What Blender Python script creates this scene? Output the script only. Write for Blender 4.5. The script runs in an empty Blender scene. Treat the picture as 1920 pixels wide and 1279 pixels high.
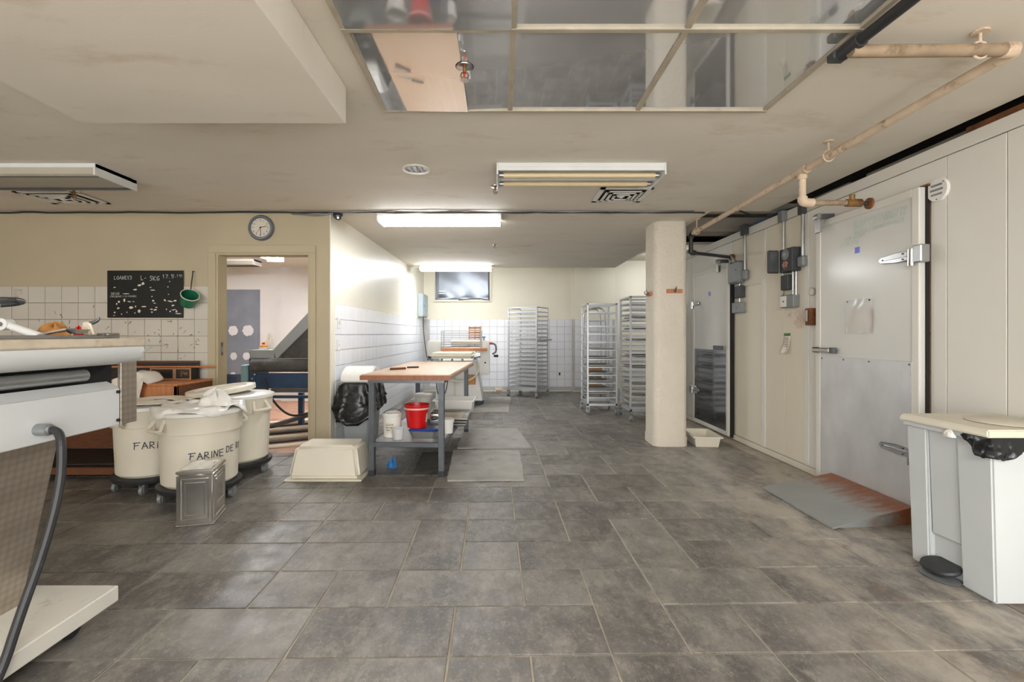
import bpy, bmesh, math, random
from mathutils import Matrix, Vector, noise as mnoise
random.seed(11)
PI = math.pi
SC = bpy.context.scene
COL = SC.collection

# ------------------------------------------------------------------ camera, world, light, exposure
F, VX, VY, H = 880.0, 939.0, 627.0, 1.21      # focal length in px, vanishing point, eye height
CEIL = 2.43
cd = bpy.data.cameras.new('camera'); cam = bpy.data.objects.new('camera', cd); COL.objects.link(cam)
cd.sensor_width = 36.0; cd.lens = F / 1920 * 36
cd.shift_x = (960 - VX) / 1920; cd.shift_y = -(639.5 - VY) / 1920
cam.location = (0, 0, H); cam.rotation_euler = (PI / 2, 0, 0)
cd.clip_start = 0.05
SC.camera = cam
wd = bpy.data.worlds.new('world'); SC.world = wd; wd.use_nodes = True
wd.node_tree.nodes['Background'].inputs[0].default_value = (1.0, 0.995, 0.99, 1)
wd.node_tree.nodes['Background'].inputs[1].default_value = 1.15
SC.view_settings.view_transform = 'Standard'
SC.view_settings.look = 'None'
SC.view_settings.gamma = 1.0
SC.view_settings.use_curve_mapping = False
SC.view_settings.exposure = 2.3
LAMP_A = 6.0      # nearer lit alcove fixture
LAMP_C = 9.5      # farther lit alcove fixture
LAMP_B = 24.0      # tubes in the room beyond the door
FILL_R = 12.0       # unseen fill tubes added behind the camera to brighten the front

def fl(px, py, z=0.0):
    Y = (H - z) * F / (py - VY)
    return ((px - VX) * Y / F, Y)
def at(px, py, Y):
    return Vector(((px - VX) * Y / F, Y, H - (py - VY) * Y / F))
def cw(px, py, X=2.69):
    Y = X * F / (px - VX)
    return (Y, H - (py - VY) * Y / F)

# ------------------------------------------------------------------ materials
MATS = {}
def nd(nt, typ, **kw):
    n = nt.nodes.new(typ)
    for k, v in kw.items(): setattr(n, k, v)
    return n
def c4(c): return (c[0], c[1], c[2], 1)
def srgb(h):
    h = h.lstrip('#'); o = []
    for i in (0, 2, 4):
        v = int(h[i:i+2], 16) / 255
        o.append(v / 12.92 if v <= .04045 else ((v + .055) / 1.055) ** 2.4)
    return tuple(o)
def mat(name, col, rough=.5, metal=0, var=.12, scale=6, bump=0, bscale=60, dirt=None, dscale=3, dth=.6, damt=.7,
        stretch=(1, 1, 1), coords='Object', emit=0, alpha=1, trans=0, spec=.5, rvar=0, coat=0):
    if isinstance(col, str): col = srgb(col)
    m = bpy.data.materials.new(name); m.use_nodes = True
    nt = m.node_tree; b = nt.nodes['Principled BSDF']
    b.inputs['Roughness'].default_value = rough; b.inputs['Metallic'].default_value = metal
    b.inputs['Specular IOR Level'].default_value = spec
    b.inputs['Alpha'].default_value = alpha; b.inputs['Transmission Weight'].default_value = trans
    b.inputs['Coat Weight'].default_value = coat
    L = nt.links.new
    if coords == 'World':
        g = nd(nt, 'ShaderNodeNewGeometry'); co = g.outputs['Position']
    else:
        g = nd(nt, 'ShaderNodeTexCoord'); co = g.outputs['Object']
    mp = nd(nt, 'ShaderNodeMapping'); mp.inputs['Scale'].default_value = stretch
    L(co, mp.inputs['Vector'])
    n1 = nd(nt, 'ShaderNodeTexNoise'); n1.inputs['Scale'].default_value = scale; n1.inputs['Detail'].default_value = 6
    L(mp.outputs[0], n1.inputs['Vector'])
    r1 = nd(nt, 'ShaderNodeMapRange'); r1.inputs[1].default_value = .3; r1.inputs[2].default_value = .7
    r1.inputs[3].default_value = 1 - var; r1.inputs[4].default_value = 1 + var
    L(n1.outputs['Fac'], r1.inputs[0])
    mx = nd(nt, 'ShaderNodeMix', data_type='RGBA', blend_type='MULTIPLY'); mx.inputs[0].default_value = 1
    mx.inputs[6].default_value = c4(col); L(r1.outputs[0], mx.inputs[7])
    out = mx.outputs[2]
    if dirt is not None:
        if isinstance(dirt, str): dirt = srgb(dirt)
        n2 = nd(nt, 'ShaderNodeTexNoise'); n2.inputs['Scale'].default_value = dscale; n2.inputs['Detail'].default_value = 10
        n2.inputs['Roughness'].default_value = .68
        L(mp.outputs[0], n2.inputs['Vector'])
        r2 = nd(nt, 'ShaderNodeMapRange'); r2.inputs[1].default_value = dth; r2.inputs[2].default_value = dth + .14
        r2.inputs[3].default_value = 0; r2.inputs[4].default_value = damt
        L(n2.outputs['Fac'], r2.inputs[0])
        m2 = nd(nt, 'ShaderNodeMix', data_type='RGBA'); L(r2.outputs[0], m2.inputs[0])
        L(out, m2.inputs[6]); m2.inputs[7].default_value = c4(dirt); out = m2.outputs[2]
    L(out, b.inputs['Base Color'])
    if rvar:
        r3 = nd(nt, 'ShaderNodeMapRange'); r3.inputs[1].default_value = .3; r3.inputs[2].default_value = .7
        r3.inputs[3].default_value = max(.02, rough - rvar); r3.inputs[4].default_value = min(1, rough + rvar)
        L(n1.outputs['Fac'], r3.inputs[0]); L(r3.outputs[0], b.inputs['Roughness'])
    if bump:
        n3 = nd(nt, 'ShaderNodeTexNoise'); n3.inputs['Scale'].default_value = bscale; n3.inputs['Detail'].default_value = 4
        L(mp.outputs[0], n3.inputs['Vector'])
        bp = nd(nt, 'ShaderNodeBump'); bp.inputs['Strength'].default_value = bump; bp.inputs['Distance'].default_value = .01
        L(n3.outputs['Fac'], bp.inputs['Height']); L(bp.outputs[0], b.inputs['Normal'])
    if emit:
        b.inputs['Emission Color'].default_value = c4(col); b.inputs['Emission Strength'].default_value = emit
    MATS[name] = m
    return m
M = MATS
mat('ceil', '#ded7ca', .75, var=.04, scale=1.2, dirt='#b39d78', dscale=1.6, dth=.56, damt=.4, coords='World', stretch=(1, 2.2, 1), bump=.05, bscale=40)
mat('ceil_white', '#ddd4c4', .7, var=.03, scale=1, coords='World', bump=.04, bscale=40)
mat('wall_tan', '#b5a88d', .7, var=.06, scale=1.5, dirt='#8a7650', dscale=2.5, dth=.68, damt=.35, coords='World')
mat('wall_cream', '#e9e4d3', .32, var=.03, scale=1.5, coords='World', dirt='#c9bd9d', dscale=2, dth=.68, damt=.3)
mat('wall_yellow', '#ece6d3', .6, var=.03, scale=1.5, coords='World', dirt='#c8bb96', dscale=2, dth=.66, damt=.3)
mat('wall_room', '#e4e2e2', .7, var=.03, scale=2, coords='World')
mat('patch', '#848a97', .8, var=.12, scale=3, coords='World', dirt='#8f929b', dscale=3, dth=.55, damt=.6)
mat('plaster', '#e4e4e8', .8, var=.03)
mat('tile_white', '#e9eaee', .16, var=.02, scale=3, coords='World')
mat('tile_tan', '#c8c2b6', .3, var=.05, scale=2, coords='World', dirt='#9b8f7c', dscale=6, dth=.7, damt=.5)
mat('grout_wall', '#c0bebb', .8)
mat('grout_tan', '#97897b', .8)
mat('grout_floor', '#a79e8e', .9, var=.2, scale=8, coords='World')
mat('mirror', (.72, .73, .74), .04, metal=.72, var=.06, scale=1.5, coords='World', bump=.035, bscale=1.6)
mat('alu_trim', '#b5ab98', .5, metal=.2, var=.12, scale=10, dirt='#5c5145', dscale=8, dth=.62, damt=.6, coords='World')
mat('cooler', '#d9d6cd', .45, var=.03, scale=1.2, coords='World', dirt='#b3a68c', dscale=2.2, dth=.66, damt=.3, stretch=(1, 1, .5))
mat('cooler_cream', '#dbd3c0', .45, var=.03, scale=1.2, coords='World', dirt='#b39c78', dscale=2.2, dth=.66, damt=.3, stretch=(1, 1, .4))
mat('cooler_dirty', '#d4cdbf', .5, var=.06, scale=3, coords='World', dirt='#8a5a2c', dscale=5, dth=.6, damt=.55)
mat('door_skin', '#d3d2cc', .2, var=.02, scale=1, coords='World', bump=.03, bscale=2.2)
mat('kick', '#d6d7d8', .38, metal=.55, var=.1, scale=4, coords='World', stretch=(1, 1.4, .8), rvar=.06)
mat('kick_dark', (.33, .33, .35), .12, metal=1, var=.15, scale=3, coords='World', bump=.03, bscale=3)
mat('chrome', '#c4c6c8', .18, metal=1, var=.05)
mat('dark_gap', '#1c1a18', .8, var=.2)
mat('steel', '#b7b9ba', .3, metal=.9, var=.08, scale=8)
mat('steel_dark', '#6a6d70', .4, metal=.8, var=.12, scale=8)
mat('alu', '#c6c8ca', .36, metal=.6, var=.06, scale=6)
mat('pan', '#b9b8b4', .35, metal=.85, var=.12, scale=6)
mat('table_leg', '#5d6166', .45, metal=.5, var=.15, scale=14, dirt='#3e3b38', dscale=10, dth=.6, damt=.6)
mat('tin', '#e0dedb', .2, metal=1, var=.08, scale=5, bump=.02, bscale=9)
mat('pipe_paint', '#d0bba2', .6, var=.1, scale=14, dirt='#7d4a30', dscale=13, dth=.56, damt=.75, coords='World')
mat('pipe_rust', '#97826a', .7, var=.2, scale=14, dirt='#53412f', dscale=16, dth=.52, damt=.7, coords='World')
mat('pipe_black', '#3a3a3c', .5, metal=.3, var=.2, dirt='#77644c', dscale=14, dth=.62, damt=.6)
mat('rust', '#7a4a2a', .9, var=.35, scale=14, dirt='#2f2420', dscale=9, dth=.5, damt=.8)
mat('brass', '#8d6a3c', .5, metal=.5, var=.3, scale=20, dirt='#55341f', dscale=14, dth=.5, damt=.7)
mat('white_metal', '#d8d9d6', .4, var=.05, scale=5, dirt='#9b958a', dscale=8, dth=.68, damt=.5)
mat('machine_white', '#d3d6d6', .35, var=.04, scale=3, dirt='#8c8f92', dscale=7, dth=.68, damt=.4)
mat('machine_cream', '#cfc2ad', .7, var=.1, scale=20, dirt='#a8937c', dscale=30, dth=.55, damt=.5)
mat('platform', '#d5d2c8', .5, var=.08, scale=4, dirt='#8b8373', dscale=8, dth=.58, damt=.6)
mat('rubber', '#2a2b2d', .5, var=.2, scale=10, dirt='#5a5a58', dscale=20, dth=.6, damt=.5)
mat('bag_black', '#17181a', .22, var=.1, scale=8, bump=.15, bscale=14)
mat('plastic_cream', '#ddd6c4', .4, var=.03, scale=4, dirt='#b5a78a', dscale=5, dth=.68, damt=.4)
mat('plastic_white', '#e2e0da', .35, var=.03, scale=5, dirt='#bdb6a6', dscale=6, dth=.68, damt=.4)
mat('plastic_bin', '#c5c9c9', .4, var=.03, scale=3, dirt='#a0927c', dscale=6, dth=.7, damt=.6, coords='World')
mat('lid_cream', '#d3ccba', .45, var=.04, scale=5, dirt='#a39377', dscale=5, dth=.66, damt=.5)
mat('bin_grey', '#a3aaab', .45, var=.05)
mat('film', '#eceae4', .25, var=.04, scale=9, bump=.25, bscale=18)
mat('clear', '#e8eaea', .12, var=.02, alpha=.45)
mat('red', '#c60f12', .3, var=.06)
mat('pink', '#eab9b4', .4)
mat('blue_lid', '#22448c', .35, var=.1)
mat('blue_rag', '#2f6ea8', .7, var=.2, scale=20)
mat('wood_top', '#bf9c7b', .35, var=.1, scale=5, coords='Object', stretch=(9, .6, 1), dirt='#b8875c', dscale=4, dth=.58, damt=.5)
mat('wood_edge', '#935c3e', .45, var=.2, scale=7, coords='Object', stretch=(6, 6, 1), dirt='#6d4228', dscale=5, dth=.55, damt=.6)
mat('wood_orange', '#b9784a', .5, var=.16, scale=5, stretch=(8, 8, .8), dirt='#7c4520', dscale=4, dth=.58, damt=.5)
mat('wood_dark', '#6a3d1e', .6, var=.3, scale=4, stretch=(2, 2, 7), dirt='#2f1a0d', dscale=4, dth=.52, damt=.7)
mat('wood_black', '#2b2622', .6, var=.3, scale=8, dirt='#5a4c40', dscale=5, dth=.58, damt=.5)
mat('card', '#b58a62', .8, var=.12, scale=9)
mat('paper', '#dcd3c2', .7, var=.04)
mat('ink', '#3c4046', .7, var=.2)
mat('ink_red', '#cf8f86', .8, var=.2)
mat('ink_green', '#a3c3b4', .8, var=.15)
mat('chalk', '#d8d8d2', .9, var=.1)
mat('board', '#101312', .4, var=.3, scale=4, dirt='#2b302f', dscale=3, dth=.58, damt=.5)
mat('green_cup', '#1f6a4e', .35, var=.2, scale=10, dirt='#9aa08a', dscale=7, dth=.64, damt=.6)
mat('clock_rim', '#6d7278', .45, metal=.2, var=.06)
mat('clock_face', '#cfc8b8', .6, var=.02)
mat('blue_paint', '#2a4668', .45, var=.2, scale=8, dirt='#c9c7c0', dscale=9, dth=.68, damt=.7)
mat('teal_paint', '#7da3ab', .5, var=.15, scale=8)
mat('machine_grey', '#9aa1a4', .45, var=.06)
mat('belt_dark', '#4b4b4a', .65, var=.25, scale=7, dirt='#7b7b78', dscale=9, dth=.55, damt=.5)
mat('belt_cream', '#e0d9c4', .5, var=.03)
mat('orange', '#d98a28', .5)
mat('yellow', '#e8a53a', .4)
mat('room_floor', '#b98f78', .6, var=.12, scale=4, coords='World', dirt='#5d4a3c', dscale=2.2, dth=.55, damt=.7)
mat('mat_light', '#a8a59e', .9, var=.12, scale=5, coords='World', dirt='#6a6862', dscale=7, dth=.56, damt=.5, bump=.8, bscale=160)
mat('mat_shaded', '#56544f', .9, var=.2, scale=5, coords='World', dirt='#2c2b29', dscale=9, dth=.5, damt=.7, bump=.6, bscale=160)  # darker mat colour with the shadow under the table painted in
mat('cloth', '#ddd5ca', .9, var=.06, scale=8)
mat('bag_brown', '#a9763f', .8, var=.2, scale=12, bump=.2, bscale=20)
mat('pillar', '#d6cdbd', .75, var=.04, scale=3, coords='World', bump=1.0, bscale=34, dirt='#b3a48a', dscale=5, dth=.66, damt=.4)
mat('box_grey', '#8b8f90', .45, metal=.4, var=.08, scale=12)
mat('box_dark', '#47494b', .5, metal=.3, var=.15, scale=12)
mat('panel_blue', '#a9b5bb', .5, var=.04)
mat('foil', '#8f949c', .42, metal=.9, var=.12, scale=4, bump=.12, bscale=5)
mat('wire', '#b99a86', .6)
mat('wire_red', '#9c5146', .6)
mat('cable_black', '#24221f', .6)
mat('cable_blue', '#56708a', .6)
mat('beam', '#8f877a', .8, var=.08, coords='World')
mat('void', '#4a4237', .9, var=.2, coords='World')
mat('tube_off', '#d8c39a', .4, var=.03)
mat('reflector', '#b3ac9c', .45, var=.04)
mat('lamp', (.93, .96, 1.0), .4, emit=LAMP_A, var=.0)
mat('lamp_far', (.93, .96, 1.0), .4, emit=LAMP_C, var=.0)
mat('lamp_room', (.96, .97, 1.0), .4, emit=LAMP_B, var=.0)
mat('fill_rear', (1.0, .985, .965), .4, emit=FILL_R, var=.0)
mat('gasket_rust', '#6b5648', .8, var=.3, dirt='#33261f', dscale=6, dth=.5, damt=.7)
mat('scuff', '#6e6154', .8, var=.3)
mat('sticker_blue', '#7684d8', .4)
mat('label_green', '#4d7a45', .6)

# floor stone
def floor_mat():
    m = bpy.data.materials.new('slate'); m.use_nodes = True; nt = m.node_tree; L = nt.links.new
    b = nt.nodes['Principled BSDF']
    g = nd(nt, 'ShaderNodeNewGeometry'); oi = nd(nt, 'ShaderNodeObjectInfo')
    ofs = nd(nt, 'ShaderNodeVectorMath', operation='MULTIPLY_ADD')
    cmb = nd(nt, 'ShaderNodeCombineXYZ'); L(oi.outputs['Random'], cmb.inputs[2])
    L(cmb.outputs[0], ofs.inputs[0]); ofs.inputs[1].default_value = (0, 0, 9); L(g.outputs['Position'], ofs.inputs[2])
    def noise(s, det, st=(1, 1, 1), src=ofs.outputs[0], ro=.6):
        mp = nd(nt, 'ShaderNodeMapping'); mp.inputs['Scale'].default_value = st; L(src, mp.inputs[0])
        n = nd(nt, 'ShaderNodeTexNoise'); n.inputs['Scale'].default_value = s; n.inputs['Detail'].default_value = det
        n.inputs['Roughness'].default_value = ro; L(mp.outputs[0], n.inputs[0]); return n.outputs['Fac']
    def rng(src, a, bb, lo, hi):
        r = nd(nt, 'ShaderNodeMapRange'); r.inputs[1].default_value = a; r.inputs[2].default_value = bb
        r.inputs[3].default_value = lo; r.inputs[4].default_value = hi; L(src, r.inputs[0]); return r.outputs[0]
    def mix(fac, a, bcol):
        x = nd(nt, 'ShaderNodeMix', data_type='RGBA'); L(fac, x.inputs[0])
        if isinstance(a, tuple): x.inputs[6].default_value = c4(a)
        else: L(a, x.inputs[6])
        x.inputs[7].default_value = c4(bcol); return x.outputs[2]
    base = mix(rng(oi.outputs['Random'], 0, 1, 0, 1), srgb('#605c59'), srgb('#837f7a'))
    base = mix(rng(noise(2.6, 9, ro=.72), .35, .65, 0, .75), base, srgb('#4a4643'))
    base = mix(rng(noise(5.5, 12, (1, .55, 1), ro=.8), .45, .78, 0, .75), base, srgb('#aaa49a'))
    base = mix(rng(noise(60, 4, ro=.7), .56, .75, 0, .45), base, srgb('#b5aea2'))
    base = mix(rng(noise(13, 12, (1, .6, 1), ro=.85), .51, .62, 0, .4), base, srgb('#ada699'))
    base = mix(rng(noise(34, 6, (1, .7, 1), ro=.8), .5, .9, 0, .35), base, srgb('#35312e'))
    # flour and dirt smears near the cold-room side
    sep = nd(nt, 'ShaderNodeSeparateXYZ'); L(g.outputs['Position'], sep.inputs[0])
    fx = rng(sep.outputs[0], 1.1, 1.9, 0, 1); fy = rng(sep.outputs[1], 5.4, 3.6, .35, 1)
    w = nd(nt, 'ShaderNodeMath', operation='MULTIPLY'); L(fx, w.inputs[0]); L(fy, w.inputs[1])
    sm = rng(noise(2.3, 10, (1.3, .7, 1), g.outputs['Position'], .72), .42, .58, 0, .9)
    w2 = nd(nt, 'ShaderNodeMath', operation='MULTIPLY'); L(w.outputs[0], w2.inputs[0]); L(sm, w2.inputs[1])
    base = mix(w2.outputs[0], base, srgb('#b3aa9d'))
    sm2 = rng(noise(3.1, 10, (1, 1, 1), g.outputs['Position'], .72), .56, .66, 0, .7)
    w3 = nd(nt, 'ShaderNodeMath', operation='MULTIPLY'); L(w.outputs[0], w3.inputs[0]); L(sm2, w3.inputs[1])
    base = mix(w3.outputs[0], base, srgb('#6e5740'))
    L(base, b.inputs['Base Color'])
    L(rng(noise(9, 6), .3, .7, .34, .56), b.inputs['Roughness'])
    bp = nd(nt, 'ShaderNodeBump'); bp.inputs['Strength'].default_value = .35; bp.inputs['Distance'].default_value = .004
    L(noise(22, 8, ro=.7), bp.inputs['Height']); L(bp.outputs[0], b.inputs['Normal'])
    M['slate'] = m
floor_mat()
def swirl_mat():
    m = bpy.data.materials.new('swirled_steel'); m.use_nodes = True; nt = m.node_tree; L = nt.links.new
    b = nt.nodes['Principled BSDF']; b.inputs['Metallic'].default_value = .8
    t = nd(nt, 'ShaderNodeTexCoord')
    v = nd(nt, 'ShaderNodeTexVoronoi'); v.inputs['Scale'].default_value = 36; v.inputs['Randomness'].default_value = .12
    L(t.outputs['Object'], v.inputs['Vector'])
    cr = nd(nt, 'ShaderNodeValToRGB'); cr.color_ramp.elements[0].color = c4(srgb('#c0b6a8')); cr.color_ramp.elements[1].color = c4(srgb('#a89d8f'))
    cr.color_ramp.elements[0].position = .2; cr.color_ramp.elements[1].position = .75
    L(v.outputs['Distance'], cr.inputs[0]); L(cr.outputs[0], b.inputs['Base Color'])
    r = nd(nt, 'ShaderNodeMapRange'); r.inputs[3].default_value = .28; r.inputs[4].default_value = .5
    L(v.outputs['Distance'], r.inputs[0]); L(r.outputs[0], b.inputs['Roughness'])
    M['swirl'] = m
swirl_mat()
def ramp_mat():
    m = mat('ramp', '#9c9f9c', .45, metal=.3, var=.08, scale=4, coords='World')
    nt = m.node_tree; L = nt.links.new; b = nt.nodes['Principled BSDF']
    src = b.inputs['Base Color'].links[0].from_socket
    g = nd(nt, 'ShaderNodeNewGeometry'); s = nd(nt, 'ShaderNodeSeparateXYZ'); L(g.outputs['Position'], s.inputs[0])
    mp = nd(nt, 'ShaderNodeMapping'); mp.inputs['Scale'].default_value = (1, 3.5, 1); L(g.outputs['Position'], mp.inputs[0])
    n = nd(nt, 'ShaderNodeTexNoise'); n.inputs['Scale'].default_value = 7; n.inputs['Detail'].default_value = 12; n.inputs['Roughness'].default_value = .75; L(mp.outputs[0], n.inputs[0])
    r = nd(nt, 'ShaderNodeMapRange'); r.inputs[1].default_value = 2.1; r.inputs[2].default_value = 2.75; L(s.outputs[0], r.inputs[0])
    a = nd(nt, 'ShaderNodeMath', operation='ADD'); L(n.outputs['Fac'], a.inputs[0]); L(r.outputs[0], a.inputs[1])
    r2 = nd(nt, 'ShaderNodeMapRange'); r2.inputs[1].default_value = .88; r2.inputs[2].default_value = 1.2; L(a.outputs[0], r2.inputs[0])
    n2 = nd(nt, 'ShaderNodeTexNoise'); n2.inputs['Scale'].default_value = 14; L(mp.outputs[0], n2.inputs[0])
    x2 = nd(nt, 'ShaderNodeMix', data_type='RGBA'); L(n2.outputs['Fac'], x2.inputs[0]); x2.inputs[6].default_value = c4(srgb('#4c3120')); x2.inputs[7].default_value = c4(srgb('#b5652a'))
    x = nd(nt, 'ShaderNodeMix', data_type='RGBA'); L(r2.outputs[0], x.inputs[0]); L(src, x.inputs[6]); L(x2.outputs[2], x.inputs[7])
    L(x.outputs[2], b.inputs['Base Color'])
ramp_mat()

# ------------------------------------------------------------------ mesh helpers
def wmat(o):
    m = Matrix.Identity(4)
    while o is not None:
        m = Matrix.Translation(o.location) @ o.rotation_euler.to_matrix().to_4x4() @ m
        o = o.parent
    return m
class MB:
    def __init__(s): s.v = []; s.f = []
    def add(s, vs, fs):
        n = len(s.v); s.v += [tuple(p) for p in vs]; s.f += [tuple(i + n for i in f) for f in fs]; return s
    def box(s, x0, x1, y0, y1, z0, z1):
        return s.add([(x0,y0,z0),(x1,y0,z0),(x1,y1,z0),(x0,y1,z0),(x0,y0,z1),(x1,y0,z1),(x1,y1,z1),(x0,y1,z1)],
                     [(3,2,1,0),(4,5,6,7),(0,1,5,4),(1,2,6,5),(2,3,7,6),(3,0,4,7)])
    def frustum(s, b, t, z0, z1):      # b, t = (x0,x1,y0,y1)
        return s.add([(b[0],b[2],z0),(b[1],b[2],z0),(b[1],b[3],z0),(b[0],b[3],z0),(t[0],t[2],z1),(t[1],t[2],z1),(t[1],t[3],z1),(t[0],t[3],z1)],
                     [(3,2,1,0),(4,5,6,7),(0,1,5,4),(1,2,6,5),(2,3,7,6),(3,0,4,7)])
    def cyl(s, a, b, r, n=12, r2=None, caps=True):
        a = Vector(a); b = Vector(b); d = (b - a).normalized(); r2 = r if r2 is None else r2
        u = d.orthogonal().normalized(); w = d.cross(u); vs = []
        for p, q in ((a, r), (b, r2)):
            vs += [p + (u * math.cos(2*PI*i/n) + w * math.sin(2*PI*i/n)) * q for i in range(n)]
        fs = [(i, (i+1) % n, n + (i+1) % n, n + i) for i in range(n)]
        if caps: fs += [tuple(range(n-1, -1, -1)), tuple(range(n, 2*n))]
        return s.add(vs, fs)
    def tube(s, pts, r, n=8, smooth=0):
        pts = [Vector(p) for p in pts]
        for _ in range(smooth):
            if isinstance(r, (list, tuple)):
                r = [r[0]] + [x for i in range(len(r)-1) for x in (r[i]*.75+r[i+1]*.25, r[i]*.25+r[i+1]*.75)] + [r[-1]]
            q = [pts[0]]
            for i in range(len(pts) - 1):
                q += [pts[i].lerp(pts[i+1], .25), pts[i].lerp(pts[i+1], .75)]
            pts = q + [pts[-1]]
        vs = []; u = None
        for i, p in enumerate(pts):
            d = (pts[min(i+1, len(pts)-1)] - pts[max(i-1, 0)]).normalized()
            u = d.orthogonal().normalized() if u is None else (u - d * u.dot(d)).normalized()
            w = d.cross(u); rr = r[i] if isinstance(r, (list, tuple)) else r
            vs += [p + (u * math.cos(2*PI*k/n) + w * math.sin(2*PI*k/n)) * rr for k in range(n)]
        m = len(pts)
        fs = [(i*n+k, i*n+(k+1) % n, (i+1)*n+(k+1) % n, (i+1)*n+k) for i in range(m-1) for k in range(n)]
        fs += [tuple(range(n-1, -1, -1)), tuple(range((m-1)*n, m*n))]
        return s.add(vs, fs)
    def lathe(s, prof, n=32, c=(0, 0, 0), sx=1, sy=1):
        vs = []; m = len(prof)
        for r, z in prof:
            vs += [(c[0] + r*sx*math.cos(2*PI*k/n), c[1] + r*sy*math.sin(2*PI*k/n), c[2] + z) for k in range(n)]
        fs = [(i*n+k, i*n+(k+1) % n, (i+1)*n+(k+1) % n, (i+1)*n+k) for i in range(m-1) for k in range(n)]
        return s.add(vs, fs)
    def prism(s, poly, a0, a1, axis='y'):   # polygon extruded along an axis; poly coords are the other two axes in order
        def P(p, t): return {'x': (t, p[0], p[1]), 'y': (p[0], t, p[1]), 'z': (p[0], p[1], t)}[axis]
        n = len(poly)
        vs = [P(p, a0) for p in poly] + [P(p, a1) for p in poly]
        fs = [(i, (i+1) % n, n + (i+1) % n, n + i) for i in range(n)] + [tuple(range(n-1, -1, -1)), tuple(range(n, 2*n))]
        return s.add(vs, fs)
    def grid(s, fn, nu, nv, closed=False):
        vs = [fn(i / nu, j / nv) for j in range(nv+1) for i in range(nu+1)]
        fs = [(j*(nu+1)+i, j*(nu+1)+i+1, (j+1)*(nu+1)+i+1, (j+1)*(nu+1)+i) for j in range(nv) for i in range(nu)]
        return s.add(vs, fs)
    def shellbox(s, t, b, z0, z1, th=.012):     # open-topped tapered tub; t = top rect, b = bottom rect
        def R(r, z, i=0): return [(r[0]+i, r[2]+i, z), (r[1]-i, r[2]+i, z), (r[1]-i, r[3]-i, z), (r[0]+i, r[3]-i, z)]
        vs = R(b, z0) + R(t, z1) + R(t, z1, th) + R(b, z0 + th, th)
        fs = [(3,2,1,0)] + [(k, (k+1)%4, 4+(k+1)%4, 4+k) for k in range(4)] + [(4+k, 4+(k+1)%4, 8+(k+1)%4, 8+k) for k in range(4)] \
           + [(8+k, 8+(k+1)%4, 12+(k+1)%4, 12+k) for k in range(4)] + [(12,13,14,15)]
        return s.add(vs, fs)
    def build(s, name, m, parent=None, w=False, bevel=0, smooth=None, seg=1, solid=0):
        me = bpy.data.meshes.new(name)
        vs = s.v
        if w and parent is not None:
            inv = wmat(parent).inverted(); vs = [tuple(inv @ Vector(p)) for p in vs]
        me.from_pydata(vs, [], s.f); me.update()
        bm = bmesh.new(); bm.from_mesh(me)
        bmesh.ops.recalc_face_normals(bm, faces=bm.faces)
        if bevel:
            bm.edges.ensure_lookup_table()
            ed = [e for e in bm.edges if len(e.link_faces) == 2 and e.calc_face_angle(0) > .5]
            bmesh.ops.bevel(bm, geom=ed, offset=bevel, segments=seg, affect='EDGES', clamp_overlap=True)
        bm.to_mesh(me); bm.free()
        if smooth is not None:
            for p in me.polygons: p.use_smooth = True
            me.set_sharp_from_angle(angle=math.radians(smooth))
        o = bpy.data.objects.new(name, me); COL.objects.link(o)
        me.materials.append(M[m] if isinstance(m, str) else m)
        if parent is not None: o.parent = parent
        if solid:
            md = o.modifiers.new('solid', 'SOLIDIFY'); md.thickness = solid
        return o
def tag(o, label, cat, group=None):
    o['label'] = label; o['category'] = cat
    if group: o['group'] = group
    return o
def thing(name, label, cat, loc=(0, 0, 0), rz=0, group=None, rot=None):
    o = bpy.data.objects.new(name, None); COL.objects.link(o); o.empty_display_size = .1
    o.location = loc; o.rotation_euler = rot if rot else (0, 0, rz)
    return tag(o, label, cat, group)
def struct(o, label=None):
    o['kind'] = 'structure'
    if label: o['label'] = label
    return o
def cp(o, parent, loc=None):
    c = o.copy(); COL.objects.link(c); c.parent = parent
    if loc is not None: c.location = loc
    return c
def copy_tree(root, loc, rz=0, label=None, group=None):
    r = root.copy(); COL.objects.link(r); r.location = loc; r.rotation_euler = (0, 0, rz)
    if label: r['label'] = label
    if group: r['group'] = group
    for ch in list(root.children):
        c = cp(ch, r)
        for g in list(ch.children): cp(g, c)
    return r
def box(name, m, parent, x0, x1, y0, y1, z0, z1, bevel=0, w=False, **k):
    return MB().box(x0, x1, y0, y1, z0, z1).build(name, m, parent, w=w, bevel=bevel, **k)

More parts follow.
